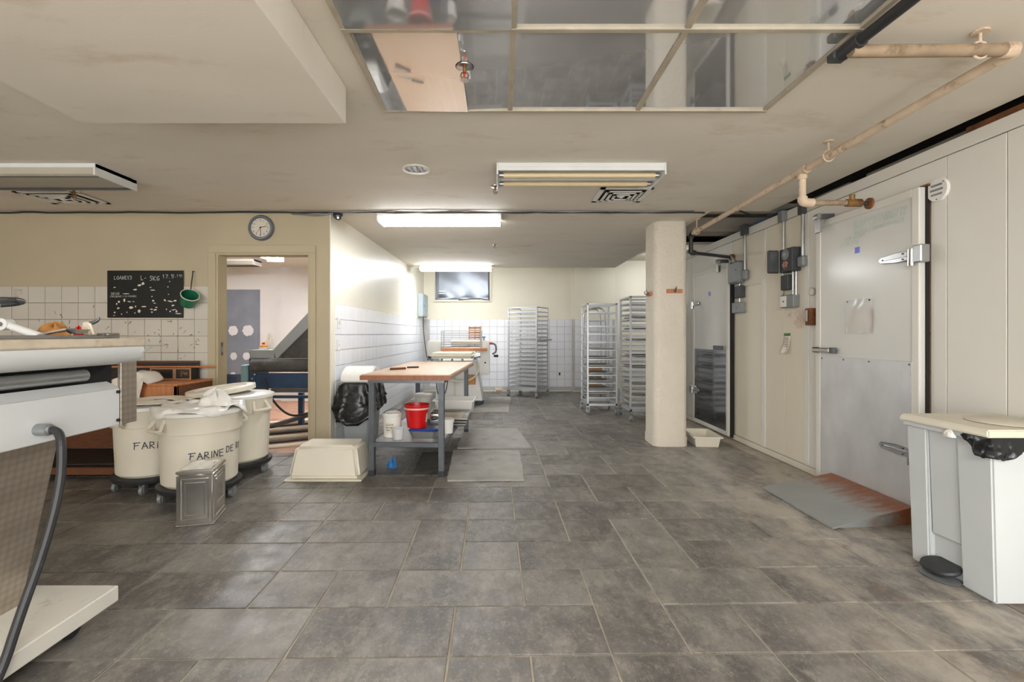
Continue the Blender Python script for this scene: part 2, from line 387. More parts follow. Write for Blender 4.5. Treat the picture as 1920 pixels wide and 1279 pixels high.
# handwriting: stroke letters on a 0..1 x 0..1 box
GL = {
 'A': [[(0,0),(.35,1),(.7,0)],[(.15,.4),(.58,.4)]], 'B': [[(0,0),(0,1),(.5,.85),(.45,.6),(0,.52),(.6,.35),(.5,.05),(0,0)]],
 'C': [[(.6,.9),(.3,1),(.02,.6),(.1,.15),(.4,0),(.65,.15)]], 'D': [[(0,0),(.05,1),(.5,.8),(.6,.4),(.4,.1),(0,0)]],
 'E': [[(.6,1),(.05,1),(0,0),(.6,.02)],[(.03,.52),(.5,.55)]], 'F': [[(0,0),(.08,1)],[(-.15,.95),(.75,1.02)],[(.05,.55),(.5,.6)]],
 'G': [[(.6,.9),(.3,1),(.02,.6),(.1,.1),(.5,0),(.6,.4),(.35,.4)]], 'H': [[(0,0),(0,1)],[(.55,0),(.55,1)],[(0,.5),(.55,.5)]],
 'I': [[(.1,0),(.12,1)]], 'J': [[(.3,1),(.3,.1),(.1,-.1),(-.1,.1)]], 'K': [[(0,0),(0,1)],[(.5,1),(0,.45),(.55,0)]], 'L': [[(.05,1),(0,0),(.55,.05)]],
 'M': [[(0,0),(.1,1),(.38,.4),(.65,1),(.75,0)]], 'N': [[(0,0),(.05,1),(.5,.05),(.6,1)]],
 'O': [[(.3,1),(.02,.6),(.1,.1),(.4,0),(.6,.4),(.5,.9),(.3,1)]], 'P': [[(0,0),(.03,1),(.5,.9),(.5,.6),(.02,.48)]],
 'R': [[(0,0),(.03,1),(.5,.9),(.45,.6),(.05,.5),(.6,0)]], 'S': [[(.55,.9),(.25,1),(.05,.75),(.5,.4),(.4,.05),(0,.05)]],
 'T': [[(.3,0),(.32,1)],[(-.05,1),(.7,1)]], 'U': [[(0,1),(.05,.15),(.3,0),(.55,.2),(.55,1)]], 'V': [[(0,1),(.3,0),(.6,1)]],
 'X': [[(0,0),(.55,1)],[(0,1),(.55,0)]], 'Z': [[(0,1),(.55,1),(0,0),(.6,0)]],
 '0': [[(.3,1),(.02,.6),(.1,.1),(.4,0),(.6,.4),(.5,.9),(.3,1)]], '1': [[(0,.75),(.2,1),(.2,0)]], '2': [[(0,.8),(.3,1),(.55,.75),(0,0),(.6,0)]],
 '3': [[(0,.95),(.5,.9),(.2,.55),(.55,.3),(.3,-.05),(0,.05)]], '4': [[(.4,0),(.4,1),(0,.35),(.6,.35)]],
 '5': [[(.6,1),(.1,1),(.05,.6),(.5,.5),(.5,.1),(0,0)]], '6': [[(.5,1),(.1,.5),(.1,.1),(.45,0),(.5,.4),(.1,.4)]], '7': [[(0,1),(.55,1),(.15,0)]],
 '8': [[(.3,.52),(.05,.8),(.3,1),(.5,.8),(.3,.52),(.02,.2),(.3,0),(.55,.22),(.3,.52)]], '9': [[(.5,.6),(.1,.6),(.1,.95),(.5,.95),(.45,0)]],
 '-': [[(.05,.45),(.45,.47)]], '=': [[(.05,.6),(.5,.62)],[(.05,.35),(.5,.36)]], '.': [[(.1,0),(.16,.06)]], ':': [[(.1,.1),(.14,.16)],[(.1,.6),(.14,.66)]]}
def lettering(text, size, fn, wd=None, jit=.04, adv=.85):
    """ribbon strokes; fn(u, v) maps text-plane metres to a 3D point"""
    mb = MB(); x = 0; wd = wd or size * .09
    for ch in text:
        if ch == ' ': x += size * .6; continue
        wmax = .6
        for st in GL.get(ch, []):
            pts = [(x + (p[0] + random.uniform(-jit, jit)) * size, (p[1] + random.uniform(-jit, jit)) * size) for p in st]
            wmax = max(wmax, max(p[0] for p in st))
            for a, b in zip(pts[:-1], pts[1:]):
                dx, dy = b[0]-a[0], b[1]-a[1]; l = math.hypot(dx, dy) or 1; nx, ny = -dy/l*wd/2, dx/l*wd/2
                ex, ey = dx/l*wd*.3, dy/l*wd*.3
                q = [(a[0]-ex+nx, a[1]-ey+ny), (a[0]-ex-nx, a[1]-ey-ny), (b[0]+ex-nx, b[1]+ey-ny), (b[0]+ex+nx, b[1]+ey+ny)]
                mb.add([fn(*p) for p in q], [(0, 1, 2, 3)])
        x += size * (wmax + .25) * (adv / .85) if ch != 'I' else size * .42
    return mb

# ------------------------------------------------------------------ floor
floor = struct(box('floor', 'grout_floor', None, -5.4, 4.3, -3.2, 10.9, -.12, -.005), 'dark slate tile floor with pale joints')
TW, TD, X0, Y0 = .308, .325, .112, 1.773
rows = {-1: [-5,-4,-3,-1,0,1,3,4,5,7], 0: [-6,-5,-3,-1,1,2,3,5,7], 1: [-6,-4,-3,-2,0,1,2,4,5,7], 2: [-8,-6,-4,-2,-1,0,2,3,4,6],
        3: [-7,-6,-4,-2,-1,1,2,3,5,7], 4: [-9,-7,-5,-4,-3,-1,0,1,3,4,5,7], 5: [-7,-5,-4,-2,0,2,3,4,6], 6: [-6,-4,-2,0,1,2,4,5,7], 7: [-5,-3,-1,1,3,4,5,7]}
tall = {(0, 1), (2, -2), (2, 2), (6, 4)}
occ = set(); tiles = []
def put(i, j, w, h):
    if any((a, b) in occ for a in range(i, i+w) for b in range(j, j+h)): return False
    for a in range(i, i+w):
        for b in range(j, j+h): occ.add((a, b))
    tiles.append((i, j, w, h)); return True
for j, i in tall: put(i, j, 1, 2)
for j, js in rows.items():
    for a, b in zip(js[:-1], js[1:]): put(a, j, b - a, 1)
IMIN, IMAX, JMIN, JMAX = -17, 8, -3, 25
rf = random.Random(5)
for j in range(JMIN, JMAX):
    i = IMIN
    while i < IMAX:
        if (i, j) in occ: i += 1; continue
        w = rf.choice([1, 1, 2, 2, 2]); h = 2 if (w == 1 and rf.random() < .3 and j + 1 < JMAX) else 1
        w = min(w, IMAX - i)
        if not put(i, j, w, h): put(i, j, 1, 1)
        i += 1
tile_me = {}
def tile_mesh(w, h):
    if (w, h) not in tile_me:
        a, b, g = w*TW/2, h*TD/2, .0045
        mb = MB().add([(-a+g,-b+g,-.012),(a-g,-b+g,-.012),(a-g,b-g,-.012),(-a+g,b-g,-.012),
                       (-a+g,-b+g,-.002),(a-g,-b+g,-.002),(a-g,b-g,-.002),(-a+g,b-g,-.002),
                       (-a+g+.003,-b+g+.003,0),(a-g-.003,-b+g+.003,0),(a-g-.003,b-g-.003,0),(-a+g+.003,b-g-.003,0)],
                      [(k,(k+1)%4,4+(k+1)%4,4+k) for k in range(4)] + [(4+k,4+(k+1)%4,8+(k+1)%4,8+k) for k in range(4)] + [(8,9,10,11)])
        me = bpy.data.meshes.new('floor_tile'); me.from_pydata(mb.v, [], mb.f); me.materials.append(M['slate']); tile_me[(w, h)] = me
    return tile_me[(w, h)]
ra = math.radians(.9); ca, sa = math.cos(ra), math.sin(ra)
def tpos(i, j, w, h):
    x, y = X0 + (i + w/2)*TW - .4, Y0 + (j + h/2)*TD - 1.773
    return (.4 + x*ca - y*sa, 1.773 + x*sa + y*ca)
def seen(p): return p[1] > 1.45 and -1.16*p[1] - .1 < p[0] < 1.16*p[1] and p[0] < 2.75 and not (p[1] > 4.9 and p[0] < -1.75)
tl = [(t, tpos(*t)) for t in tiles]
vis = sorted([t for t in tl if seen(t[1])], key=lambda t: t[1][1])[:300]
vset = {t[0] for t in vis}
for t, p in vis:
    o = bpy.data.objects.new('floor_tile', tile_mesh(t[2], t[3])); COL.objects.link(o)
    o.location = (p[0], p[1], rf.uniform(-.0008, .0008)); o.rotation_euler = (rf.uniform(-.002, .002), rf.uniform(-.002, .002), ra); o.parent = floor
rest = MB()
for t, p in tl:
    if t in vset: continue
    if p[0] < -1.8 and p[1] > 4.7: continue
    a, b, g = t[2]*TW/2 - .0045, t[3]*TD/2 - .0045, 0
    q = [(p[0] + x*ca - y*sa, p[1] + x*sa + y*ca, -.001) for x, y in ((-a,-b),(a,-b),(a,b),(-a,b))]
    rest.add(q + [(x, y, -.012) for x, y, z in q], [(0,1,2,3)] + [(k, (k+1) % 4, 4+(k+1) % 4, 4+k) for k in range(4)])
ro = rest.build('floor_tile', 'slate', floor); ro['kind'] = 'stuff'

# ------------------------------------------------------------------ walls and ceilings
YW, YB, YS = 4.65, 9.95, 8.59       # door wall, alcove back wall, end of the low ceiling
DX0, DX1, DZ = -2.816, -1.886, 2.016
XA, XB = -1.694, -1.63              # alcove side wall near / far
wl = MB().box(-5.4, DX0, YW, YW+.13, 0, CEIL).box(DX0, DX1, YW, YW+.13, DZ, CEIL).box(DX1, XA, YW, YW+.13, 0, CEIL)
wall_front_left = struct(wl.build('wall_front_left', 'wall_tan'), 'tan painted wall around the open doorway')
ws = MB().prism([(XA-.01, YW+.13), (XA, YW+.13), (XB, YB), (XB-.16, YB), (XA-.16, YW+.13)], 0, 3.0, 'z')
ws.box(XA+.0005, XA+.006, YW+.001, YW+.13, 0, 2.43)
wall_alcove_left = struct(ws.build('wall_alcove_left', 'wall_cream'), 'glossy cream side wall of the alcove above white tiles')
wb = MB().box(-1.9, 1.54, YB, YB+.2, 0, 3.0).box(1.54, 2.41, YB-.05, YB+.2, 0, 3.0).box(2.41, 4.3, YB+.5, YB+.7, 0, 3.0).box(2.38, 2.41, YB, YB+.7, 0, 3)
wall_back = struct(wb.build('wall_back', 'wall_yellow'), 'pale yellow back wall of the alcove above white tiles')
struct(box('wall_left', 'wall_tan', None, -5.5, -5.4, -3.2, 10.1, 0, 2.43))
struct(box('wall_right', 'void', None, 4.2, 4.3, -3.2, 10.6, 0, 3.0))
# room beyond the door
rb = MB().box(-6.2, -3.98, 8.6, 8.7, 0, 3).box(-3.98, XA-.1, 8.5, 8.6, 0, 3).box(-6.2, -6.1, 4.7, 8.7, 0, 3)
struct(rb.build('wall_room_beyond', 'wall_room'), 'white wall of the room beyond the doorway')
MBp = MB().box(-5.03, -4.41, 8.592, 8.6, .2, 2.03)
pw = MBp.build('wall_patch', 'patch', bpy.data.objects['wall_room_beyond'])
for px, py, rx, rz in ((437, 620, .085, .09), (465, 620, .1, .1), (438, 668, .06, .07), (462, 668, .065, .07), (437, 703, .05, .05)):
    p = at(px, py, 8.59); mb = MB(); n = 18
    ring = [(p.x + rx*math.cos(2*PI*k/n)*(1+.1*math.sin(3*k)), 8.588, p.z + rz*math.sin(2*PI*k/n)*(1+.1*math.cos(2*k))) for k in range(n)]
    mb.add(ring + [(x, 8.593, z) for x, y, z in ring], [tuple(range(n))] + [(k, (k+1) % n, n+(k+1) % n, n+k) for k in range(n)])
    mb.build('plaster_spot', 'plaster', pw)
struct(box('floor_room_beyond', 'room_floor', None, -6.2, XA-.17, YW+.13, 8.7, -.05, .001), 'reddish wooden floor beyond the doorway')
rp = random.Random(3)
for k in range(7):
    y = 4.95 + k*.28
    o = MB().box(-.9, .9, -.05, .05, 0, .02).build('floor_plank', 'wood_black' if k % 2 else 'paper', bpy.data.objects['floor_room_beyond'], bevel=.003)
    o.location = (-2.55, y, .002); o.rotation_euler = (0, 0, math.radians(28 + rp.uniform(-3, 3)))
ceil = MB().box(-5.4, 2.665, -3.2, 4.66, CEIL, CEIL+.07).box(XA-.1, 2.09, 4.66, YS, CEIL, CEIL+.07)
struct(ceil.build('ceiling', 'ceil'), 'cream painted low ceiling')
struct(box('ceiling_room_beyond', 'ceil_white', None, -6.2, XA-.16, YW+.13, 8.7, CEIL, CEIL+.07))
struct(box('ceiling_upper', 'void', None, -5.5, 4.3, -3.2, 10.7, 3.0, 3.1))
sw = MB().box(XA-.1, 2.09, YS-.02, YS, CEIL+.07, 3.0)
struct(sw.build('ceiling_edge', 'ceil_white'))
struct(box('ceiling_alcove', 'ceil_white', None, -1.9, 4.3, YS, 10.6, 2.85, 2.9), 'raised white ceiling over the back of the alcove')
bulk = MB().box(-2.06, -.763, -3.2, 2.315, 2.25, CEIL)
struct(bulk.build('ceiling_bulkhead', 'ceil', bevel=.004), 'dropped tan plaster bulkhead with dirty edges')
struct(box('ceiling_beam', 'beam', None, 2.0, 3.6, 5.5, 5.75, 2.415, 2.58), 'grey beam above the cold room')
struct(box('ceiling_beam', 'beam', None, 2.1, 4.2, 4.70, 4.76, 2.43, 2.52))
# door casing
t1 = struct(MB().box(DX0-.075, DX1+.055, YW-.022, YW, DZ, DZ+.075).build('trim_1', 'wall_tan', bevel=.003), 'painted casing around the doorway')
box('casing_side', 'wall_tan', t1, DX0-.075, DX0, YW-.022, YW, 0, DZ-.0005, bevel=.003)
box('casing_side', 'wall_tan', t1, DX1, DX1+.055, YW-.022, YW, 0, DZ-.0005, bevel=.003)
box('jamb', 'wall_tan', t1, DX0+.0005, DX0+.02, YW-.01, YW+.14, 0, DZ-.021)
box('jamb', 'wall_tan', t1, DX1-.02, DX1-.0005, YW-.01, YW+.14, 0, DZ-.021)
box('jamb', 'wall_tan', t1, DX0+.0005, DX1-.0005, YW-.01, YW+.14, DZ-.02, DZ-.0005)
box('strike_plate', 'steel_dark', t1, DX0+.019, DX0+.023, YW+.04, YW+.07, 1.0, 1.13)
box('strike_plate', 'chrome', t1, DX0+.022, DX0+.026, YW+.048, YW+.062, 1.03, 1.09)

# wall tiles
def tile_obj(name, s, th, m):
    g = .0022
    return MB().add([(g,0,g),(s-g,0,g),(s-g,0,s-g),(g,0,s-g),(g+.002,-th,g+.002),(s-g-.002,-th,g+.002),(s-g-.002,-th,s-g-.002),(g+.002,-th,s-g-.002)],
        [(k,(k+1)%4,4+(k+1)%4,4+k) for k in range(4)] + [(4,5,6,7)])
def tile_wall(parent, m, grout, s, n_cols, n_rows, org, rz, zt, skip=None):
    mb = tile_obj('wall_tile', s, .007, m)
    me = bpy.data.meshes.new('wall_tile'); me.from_pydata(mb.v, [], mb.f); me.update()
    bm = bmesh.new(); bm.from_mesh(me); bmesh.ops.recalc_face_normals(bm, faces=bm.faces); bm.to_mesh(me); bm.free()
    me.materials.append(M[m])
    c, sn = math.cos(rz), math.sin(rz)
    for i in range(n_cols):
        for j in range(n_rows):
            if skip and skip(i, j): continue
            o = bpy.data.objects.new('wall_tile', me); COL.objects.link(o); o.parent = parent
            o.location = (org[0] + i*s*c, org[1] + i*s*sn, zt - (j+1)*s); o.rotation_euler = (0, 0, rz)
S1 = .1643
xs0 = -4.673 - 3*S1
box('tile_backing', 'grout_tan', wall_front_left, xs0, DX0-.076, YW-.0012, YW, .03, 1.686)
ncol = int((DX0 - .076 - xs0) / S1)
tile_wall(wall_front_left, 'tile_tan', None, S1, ncol, 10, (xs0, YW-.001, 0), 0, 1.686)
xe = xs0 + ncol*S1; me_e = None
for j in range(10):
    o = MB().box(xe+.0022, DX0-.0775, -.007, 0, .0022, S1-.0022).build('wall_tile', 'tile_tan', wall_front_left) if me_e is None else cp(me_e, wall_front_left)
    me_e = me_e or o; o.location = (0, YW-.001, 1.686-(j+1)*S1)
S2 = .159
dxw, dyw = XB - XA, YB - (YW+.13); rzs = math.atan2(dyw, dxw); lw = math.hypot(dxw, dyw)
# tiles face +X: run from far end towards the camera
nc = 32; lx, ly = XA + .0015, YW + .13
mbk = MB().add([(XA+.0005, YW+.13, .02), (XB+.0005, YB, .02), (XB+.0005, YB, 1.526), (XA+.0005, YW+.13, 1.526), (XA+.0015, YW+.13, .02), (XB+.0015, YB, .02), (XB+.0015, YB, 1.526), (XA+.0015, YW+.13, 1.526)], [(4,5,6,7),(0,1,5,4),(1,2,6,5),(2,3,7,6),(3,0,4,7)])
mbk.build('tile_backing', 'grout_wall', wall_alcove_left)
tile_wall(wall_alcove_left, 'tile_white', None, S2, nc, 9, (lx, ly, 0), rzs, 1.524)
box('tile_backing', 'grout_wall', wall_back, XB, 2.39, YB-.0515, YB-.0505, .02, .021)
mbb = MB().box(XB, 1.54, YB-.0012, YB, .02, 1.53).box(1.54, 2.41, YB-.0512, YB-.05, .02, 1.53)
mbb.build('tile_backing', 'grout_wall', wall_back)
tile_wall(wall_back, 'tile_white', None, S2, 19, 9, (XB+.12, YB-.001, 0), 0, 1.53)
tile_wall(wall_back, 'tile_white', None, S2, 5, 9, (1.56, YB-.051, 0), 0, 1.53)
# dark scuffs on the left tiles
rs = random.Random(8); sc = MB()
for k in range(46):
    px, py = rs.gauss(318, 42), rs.gauss(625, 24)
    if k > 34: px, py = rs.uniform(60, 250), rs.uniform(550, 620)
    if not (20 < px < 388 and 600 < py < 680) and k <= 34: continue
    p = at(px, py, YW-.0095); l = rs.uniform(.008, .024); a = rs.uniform(0, PI); wv = rs.uniform(.002, .005)
    dx, dz = math.cos(a)*l, math.sin(a)*l; nx, nz = -math.sin(a)*wv, math.cos(a)*wv
    q = [(p.x-dx+nx*.3, p.z-dz+nz*.3), (p.x-dx-nx*.3, p.z-dz-nz*.3), (p.x+dx-nx, p.z+dz-nz), (p.x+dx+nx, p.z+dz+nz)]
    sc.add([(x, YW-.0098, z) for x, z in q] + [(x, YW-.0080, z) for x, z in q], [(0,1,2,3)] + [(i, (i+1) % 4, 4+(i+1) % 4, 4+i) for i in range(4)])
so = sc.build('scuff_marks', 'scuff', wall_front_left); so['kind'] = 'stuff'
for j, t in enumerate(('LEVAIN', 'SEL 20', 'EAU', 'SUCRE')):
    p = at(26, 546 + j*6, YW-.0095)
    lettering(t, .018, lambda u, v, p=p: (p.x+u, YW-.0098, p.z+v), .002).build('faint_writing', 'ink_red' if j in (1, 2) else 'grout_tan', wall_front_left)

# pillar
def rounded(x0, x1, y0, y1, r, n=5):
    pts = []
    for cx, cy, a0 in ((x1-r, y0+r, -PI/2), (x1-r, y1-r, 0), (x0+r, y1-r, PI/2), (x0+r, y0+r, PI)):
        pts += [(cx + r*math.cos(a0 + k*PI/2/n), cy + r*math.sin(a0 + k*PI/2/n)) for k in range(n+1)]
    return pts
pil = MB().prism(rounded(1.66, 2.02, 5.05, 5.44, .075), 0, 3.0, 'z')
pillar = struct(pil.build('wall_pillar', 'pillar', smooth=40), 'cream roughcast square pillar with rounded corners')
MB().prism(rounded(1.653, 2.027, 5.043, 5.447, .078), 0, .1, 'z').build('skirting', 'pillar', pillar, smooth=40)

# ------------------------------------------------------------------ window at the back
win = struct(MB().box(-1.42, -1.38, YB-.03, YB+.0, 1.94, 2.62).box(-.24, -.2, YB-.03, YB, 1.94, 2.62).box(-1.42, -.2, YB-.05, YB, 1.9, 1.945).build('window_1', 'wall_yellow'), 'small high window covered by crinkled metal sheet')
def foil(u, v):
    return (-1.38 + u*1.14, YB-.028 + .012*math.sin(9*u+3*v) * math.sin(5*v) - (.03*(1-v)**8)*(1+math.sin(14*u)), 1.94 + v*.68 + (.015*math.sin(11*u) if v < .05 else 0))
MB().grid(foil, 30, 14).build('foil_pane', 'foil', win, smooth=60, solid=.003)
for z in (2.06, 2.11): box('latch_bar', 'chrome', win, -1.3, -1.17, YB-.06, YB-.045, z, z+.015)
box('mullion', 'steel_dark', win, -1.33, -1.31, YB-.06, YB-.03, 1.96, 2.6)
box('pane_frame', 'steel_dark', win, -1.38, -1.345, YB-.055, YB-.03, 1.95, 2.62)

# ------------------------------------------------------------------ mirrored ceiling panels
mp = thing('mirror_ceiling_grid', 'grid of grey mirrored panels set in the ceiling with metal bars', 'ceiling panel', (.4, 1.3, CEIL))
gx = [-.62, .05, .735, 1.42]; gy = [2.53, 1.855, 1.18, .5]
for a in range(3):
    for b in range(3):
        cuts = [(gx[a]+.008, gx[a+1]-.008, 0, 0)]
        if (a, b) == (0, 0): cuts = [(gx[0]+.008, -.176, -1.6, .7), (-.174, gx[1]-.008, -.3, -1.2)]     # loose, sagging panes
        if (a, b) == (0, 1): cuts = [(gx[0]+.008, gx[1]-.008, -1.6, .2)]
        for (xa, xb, tx, ty) in cuts:
            xm, ym = (xa+xb)/2, (gy[b]+gy[b+1])/2
            o = MB().box(xa-xm, xb-xm, gy[b+1]+.008-ym, gy[b]-.008-ym, -.0015, .0015).build('mirror_pane', 'mirror', mp)
            o.location = (xm-.4, ym-1.3, -.0115 if tx else -.009); o.rotation_euler = (math.radians(tx), math.radians(ty), 0)
for x in gx: box('grid_bar', 'alu_trim', mp, x-.0125, x+.0125, gy[-1], gy[0]+.012, CEIL-.02, CEIL-.001, w=True, bevel=.002)
for y in gy: box('grid_bar', 'alu_trim', mp, gx[0]-.012, gx[-1]+.012, y-.0125, y+.0125, CEIL-.022, CEIL-.001, w=True, bevel=.002)

# ------------------------------------------------------------------ ceiling fixtures
def fixture(label, x0, x1, y0, y1, kind, drop=.08, name='ceiling_light', lampm='lamp', group='fluorescent ceiling lights', zc=None):
    CEIL = zc or 2.43
    cx, cy = (x0+x1)/2, (y0+y1)/2
    t = thing(name, label, 'ceiling light', (cx, cy, CEIL), group=group)
    zt = CEIL - .0005
    box('housing', 'white_metal', t, x0, x1, y0, y1, zt-.03, zt, w=True, bevel=.002)
    for sx in (x0, x1):
        s = 1 if sx == x0 else -1
        box('end_plate', 'white_metal', t, min(sx, sx+s*.012), max(sx, sx+s*.012), y0-.006, y1+.006, zt-drop, zt-.001, w=True, bevel=.002)
    ym = (y0+y1)/2; d = (y1-y0)
    if kind == 'off':
        box('side_rail', 'white_metal', t, x0+.012, x1-.012, y0, y0+.012, zt-.055, zt-.03, w=True)
        MB().box(x0+.012, x1-.012, ym-.018, ym+.018, zt-.062, zt-.03).build('spine', 'white_metal', t, w=True, bevel=.003)
        for yy in (y0+d*.25, y0+d*.75):
            tb = MB().cyl((x0+.02, yy, zt-.058), (x1-.02, yy, zt-.058), .019, 14).build('tube', 'tube_off', t, w=True, smooth=40)
            for sx, s in ((x0+.02, 1), (x1-.02, -1)): MB().cyl((sx, yy, zt-.058), (sx+s*.03, yy, zt-.058), .0197, 14).build('tube_cap', 'steel', tb, w=True, smooth=40)
    elif kind == 'lit':
        prof = [(y0+.006, zt-.03), (y0+.004, zt-drop+.018), (y0+.03, zt-drop+.004), (y1-.03, zt-drop+.004), (y1-.004, zt-drop+.018), (y1-.006, zt-.03)]
        MB().prism(prof, x0+.013, x1-.013, 'x').build('diffuser', lampm, t, w=True)
    elif kind == 'cover':
        prof = [(y0+.002, zt-.03), (y0+.002, zt-drop+.01), (y0+.02, zt-drop), (y0+d*.35, zt-drop), (y0+d*.42, zt-drop+.02), (y1-.02, zt-drop+.012), (y1-.002, zt-.03)]
        MB().prism(prof, x0+.013, x1-.013, 'x').build('cover', 'reflector', t, w=True)
        for yy in (y0+.03, y1-.05): box('reflector_rib', 'steel_dark', t, x0+.013, x1-.013, yy, yy+.012, zt-drop-.004, zt-drop+.012, w=True)
    return t
fixture('unlit double tube fluorescent light with yellowed tubes beside the ceiling diffuser', -.03, 1.175, 3.33, 3.72, 'off', .085)
fixture('lit fluorescent light near the cable across the ceiling, nearer of the two lit ones', -1.245, .005, 4.71, 4.98, 'lit', .085)
fixture('lit fluorescent light above the foil covered window, farther of the two lit ones', -1.44, -.16, 8.29, 8.5, 'lit', .085, lampm='lamp_far')
fixture('unlit light with a bright white end plate above the left air diffuser', -4.1, -2.885, 3.34, 3.72, 'cover', .085)
# lit fixture in the room beyond (runs in depth) 
t = thing('ceiling_light', 'lit twin tube light seen through the doorway', 'ceiling light', (-3.5, 6.6, CEIL))
box('housing', 'white_metal', t, -3.63, -3.37, 6.0, 7.3, CEIL-.03, CEIL-.001, w=True)
box('end_plate', 'white_metal', t, -3.63, -3.37, 7.29, 7.3, CEIL-.09, CEIL-.001, w=True)
for x in (-3.57, -3.43):
    MB().cyl((x, 6.02, CEIL-.055), (x, 7.28, CEIL-.055), .02, 12).build('tube', 'lamp_room', t, w=True, smooth=40)
fixture('unlit far light of the room beyond the doorway', -5.4, -4.0, 7.6, 7.85, 'cover', .09)
# front fill: unseen tube fixtures added behind the camera
for k, (x0, x1, y0, y1) in enumerate(((-2.05+.0, -.9, -1.9, -1.6), (.1, 1.35, -1.3, -1.0), (-4.6, -3.3, -.6, -.3), (.1, 1.35, -2.6, -2.3))):
    if k in (0, 2): continue
    fixture(('', 'added unseen fill light nearest behind the camera', 'added unseen fill light on the left behind the camera', 'added unseen fill light farthest behind the camera')[k], x0, x1, y0, y1, 'lit', .085, lampm='fill_rear')

fixture('fluorescent light on the alcove ceiling hidden behind the pillar', 2.95, 3.55, 9.2, 9.45, 'lit', .085, lampm='lamp_far', zc=2.85)
# downlight
p = (-.625, 3.46)
t = thing('recessed_downlight', 'round recessed downlight with a ribbed silver reflector', 'downlight', (p[0], p[1], CEIL))
MB().lathe([(.098, 0), (.1, -.008), (.085, -.01), (.08, -.002), (.08, 0)], 36).build('ring', 'plastic_white', t, smooth=50)
MB().lathe([(.082, -.003), (.06, -.0005), (.03, -.0003), (.001, -.0002)], 24).build('reflector', 'chrome', t)
for k in (-1, 0, 1): box('reflector_fin', 'plastic_white', t, k*.04-.008, k*.04+.008, -.05, .05, -.006, -.002)
# diffusers
def diffuser(label, x0, x1, y0, y1):
    t = thing('air_diffuser', label, 'air vent', ((x0+x1)/2, (y0+y1)/2, CEIL), group='square ceiling air diffusers')
    a, b = (x1-x0)/2, (y1-y0)/2
    box('backing', 'dark_gap', t, -a+.02, a-.02, -b+.02, b-.02, -.006, -.001)
    for k, (s, d) in enumerate(((1, .012), (.72, .022), (.54, .026), (.36, .03))):
        A, B = a*s, b*s; wv = .04 if k == 0 else .022; m2 = MB()
        for (sx0, sx1, sy0, sy1) in ((-A, A, -B, -B+wv), (-A, A, B-wv, B), (-A, -A+wv, -B, B), (A-wv, A, -B, B)):
            m2.box(sx0, sx1, sy0, sy1, -d, -d+.006)
        m2.build('vane', 'plastic_white', t)
    MB().frustum((-a*.16, a*.16, -b*.16, b*.16), (-a*.02, a*.02, -b*.02, b*.02), -.012, -.034).build('centre_pyramid', 'plastic_white', t)
    return t
diffuser('square air diffuser between the unlit light and the cold room', .83, 1.27, 3.88, 4.3)
diffuser('square air diffuser on the left above the chalkboard wall', -4.15, -3.62, 3.98, 4.36)
# sprinklers
def sprinkler(label, x, y, z=CEIL, s=1):
    t = thing('fire_sprinkler', label, 'sprinkler', (x, y, z), group='ceiling fire sprinklers')
    MB().lathe([(.001, 0), (.04*s, 0), (.038*s, -.006*s), (.02*s, -.01*s), (.001, -.01*s)], 18).build('escutcheon', 'chrome', t, smooth=50)
    MB().cyl((0, 0, -.008*s), (0, 0, -.03*s), .009*s, 10).build('stem', 'brass', t, smooth=40)
    MB().tube([(-.012*s, 0, -.028*s), (-.02*s, 0, -.045*s), (0, 0, -.06*s), (.02*s, 0, -.045*s), (.012*s, 0, -.028*s)], .0035*s, 6, smooth=1).build('frame_arm', 'brass', t)
    MB().cyl((0, 0, -.03*s), (0, 0, -.058*s), .003*s, 8).build('glass_bulb', 'red', t)
    MB().lathe([(.001, -.06*s), (.02*s, -.061*s), (.021*s, -.064*s), (.001, -.064*s)], 14).build('deflector', 'chrome', t, smooth=50)
    return t
sprinkler('fire sprinkler below the unlit double tube light', -.045, 3.86)
sprinkler('tiny far fire sprinkler on the alcove ceiling', -.08, 6.36)
sprinkler('fire sprinkler beside the left air diffuser', -3.62, 3.98, s=1.1)
s4 = sprinkler('fire sprinkler poking through the mirrored ceiling panels', -.163, 2.115, CEIL-.012)
MB().lathe([(.001, -.0008), (.042, -.001), (.041, -.003), (.001, -.003)], 20).build('hole', 'dark_gap', s4)

# security dome camera
p = at(632, 404, 4.72)
t = thing('dome_camera', 'dark security dome camera at the ceiling corner', 'camera', (p.x, 4.75, CEIL))
MB().lathe([(.001, 0), (.045, 0), (.047, -.02), (.04, -.024), (.001, -.024)], 20).build('base', 'box_dark', t, smooth=40)
MB().lathe([(.04, -.024), (.037, -.04), (.026, -.055), (.012, -.062), (.001, -.064)], 20).build('dome', 'steel_dark', t, smooth=60)
MB().cyl((.008, -.02, -.045), (.012, -.038, -.05), .01, 10).build('lens', 'chrome', t)
# cable across the ceiling
pts = []; rc = random.Random(2)
for k in range(60):
    x = -4.95 + k*.118
    pts.append((x, YW-.018, CEIL-.012 - rc.uniform(0, .008)))
o = MB().tube(pts, .0085, 6).build('ceiling_cable', 'cable_black'); tag(o, 'black cable bundle running right across the ceiling line', 'cable')
pts = [(-1.7 + k*.2, YW-.03, CEIL-.01 - .005*math.sin(k*1.7)) for k in range(19)]
o = MB().tube(pts, .006, 6).build('ceiling_cable', 'steel_dark'); tag(o, 'grey cable sagging beside the black bundle over the alcove', 'cable')
pts = [(-2.06, YW-.02, CEIL-.03), (-1.95, YW-.03, CEIL-.035), (-1.82, YW-.03, CEIL-.05), (-1.74, YW-.03, CEIL-.04), (-1.66, YW-.0, CEIL-.02)]
o = MB().tube(pts, .008, 6, smooth=2).build('ceiling_cable', 'steel_dark'); tag(o, 'loose tangle of cable above the wall corner by the clock', 'cable')

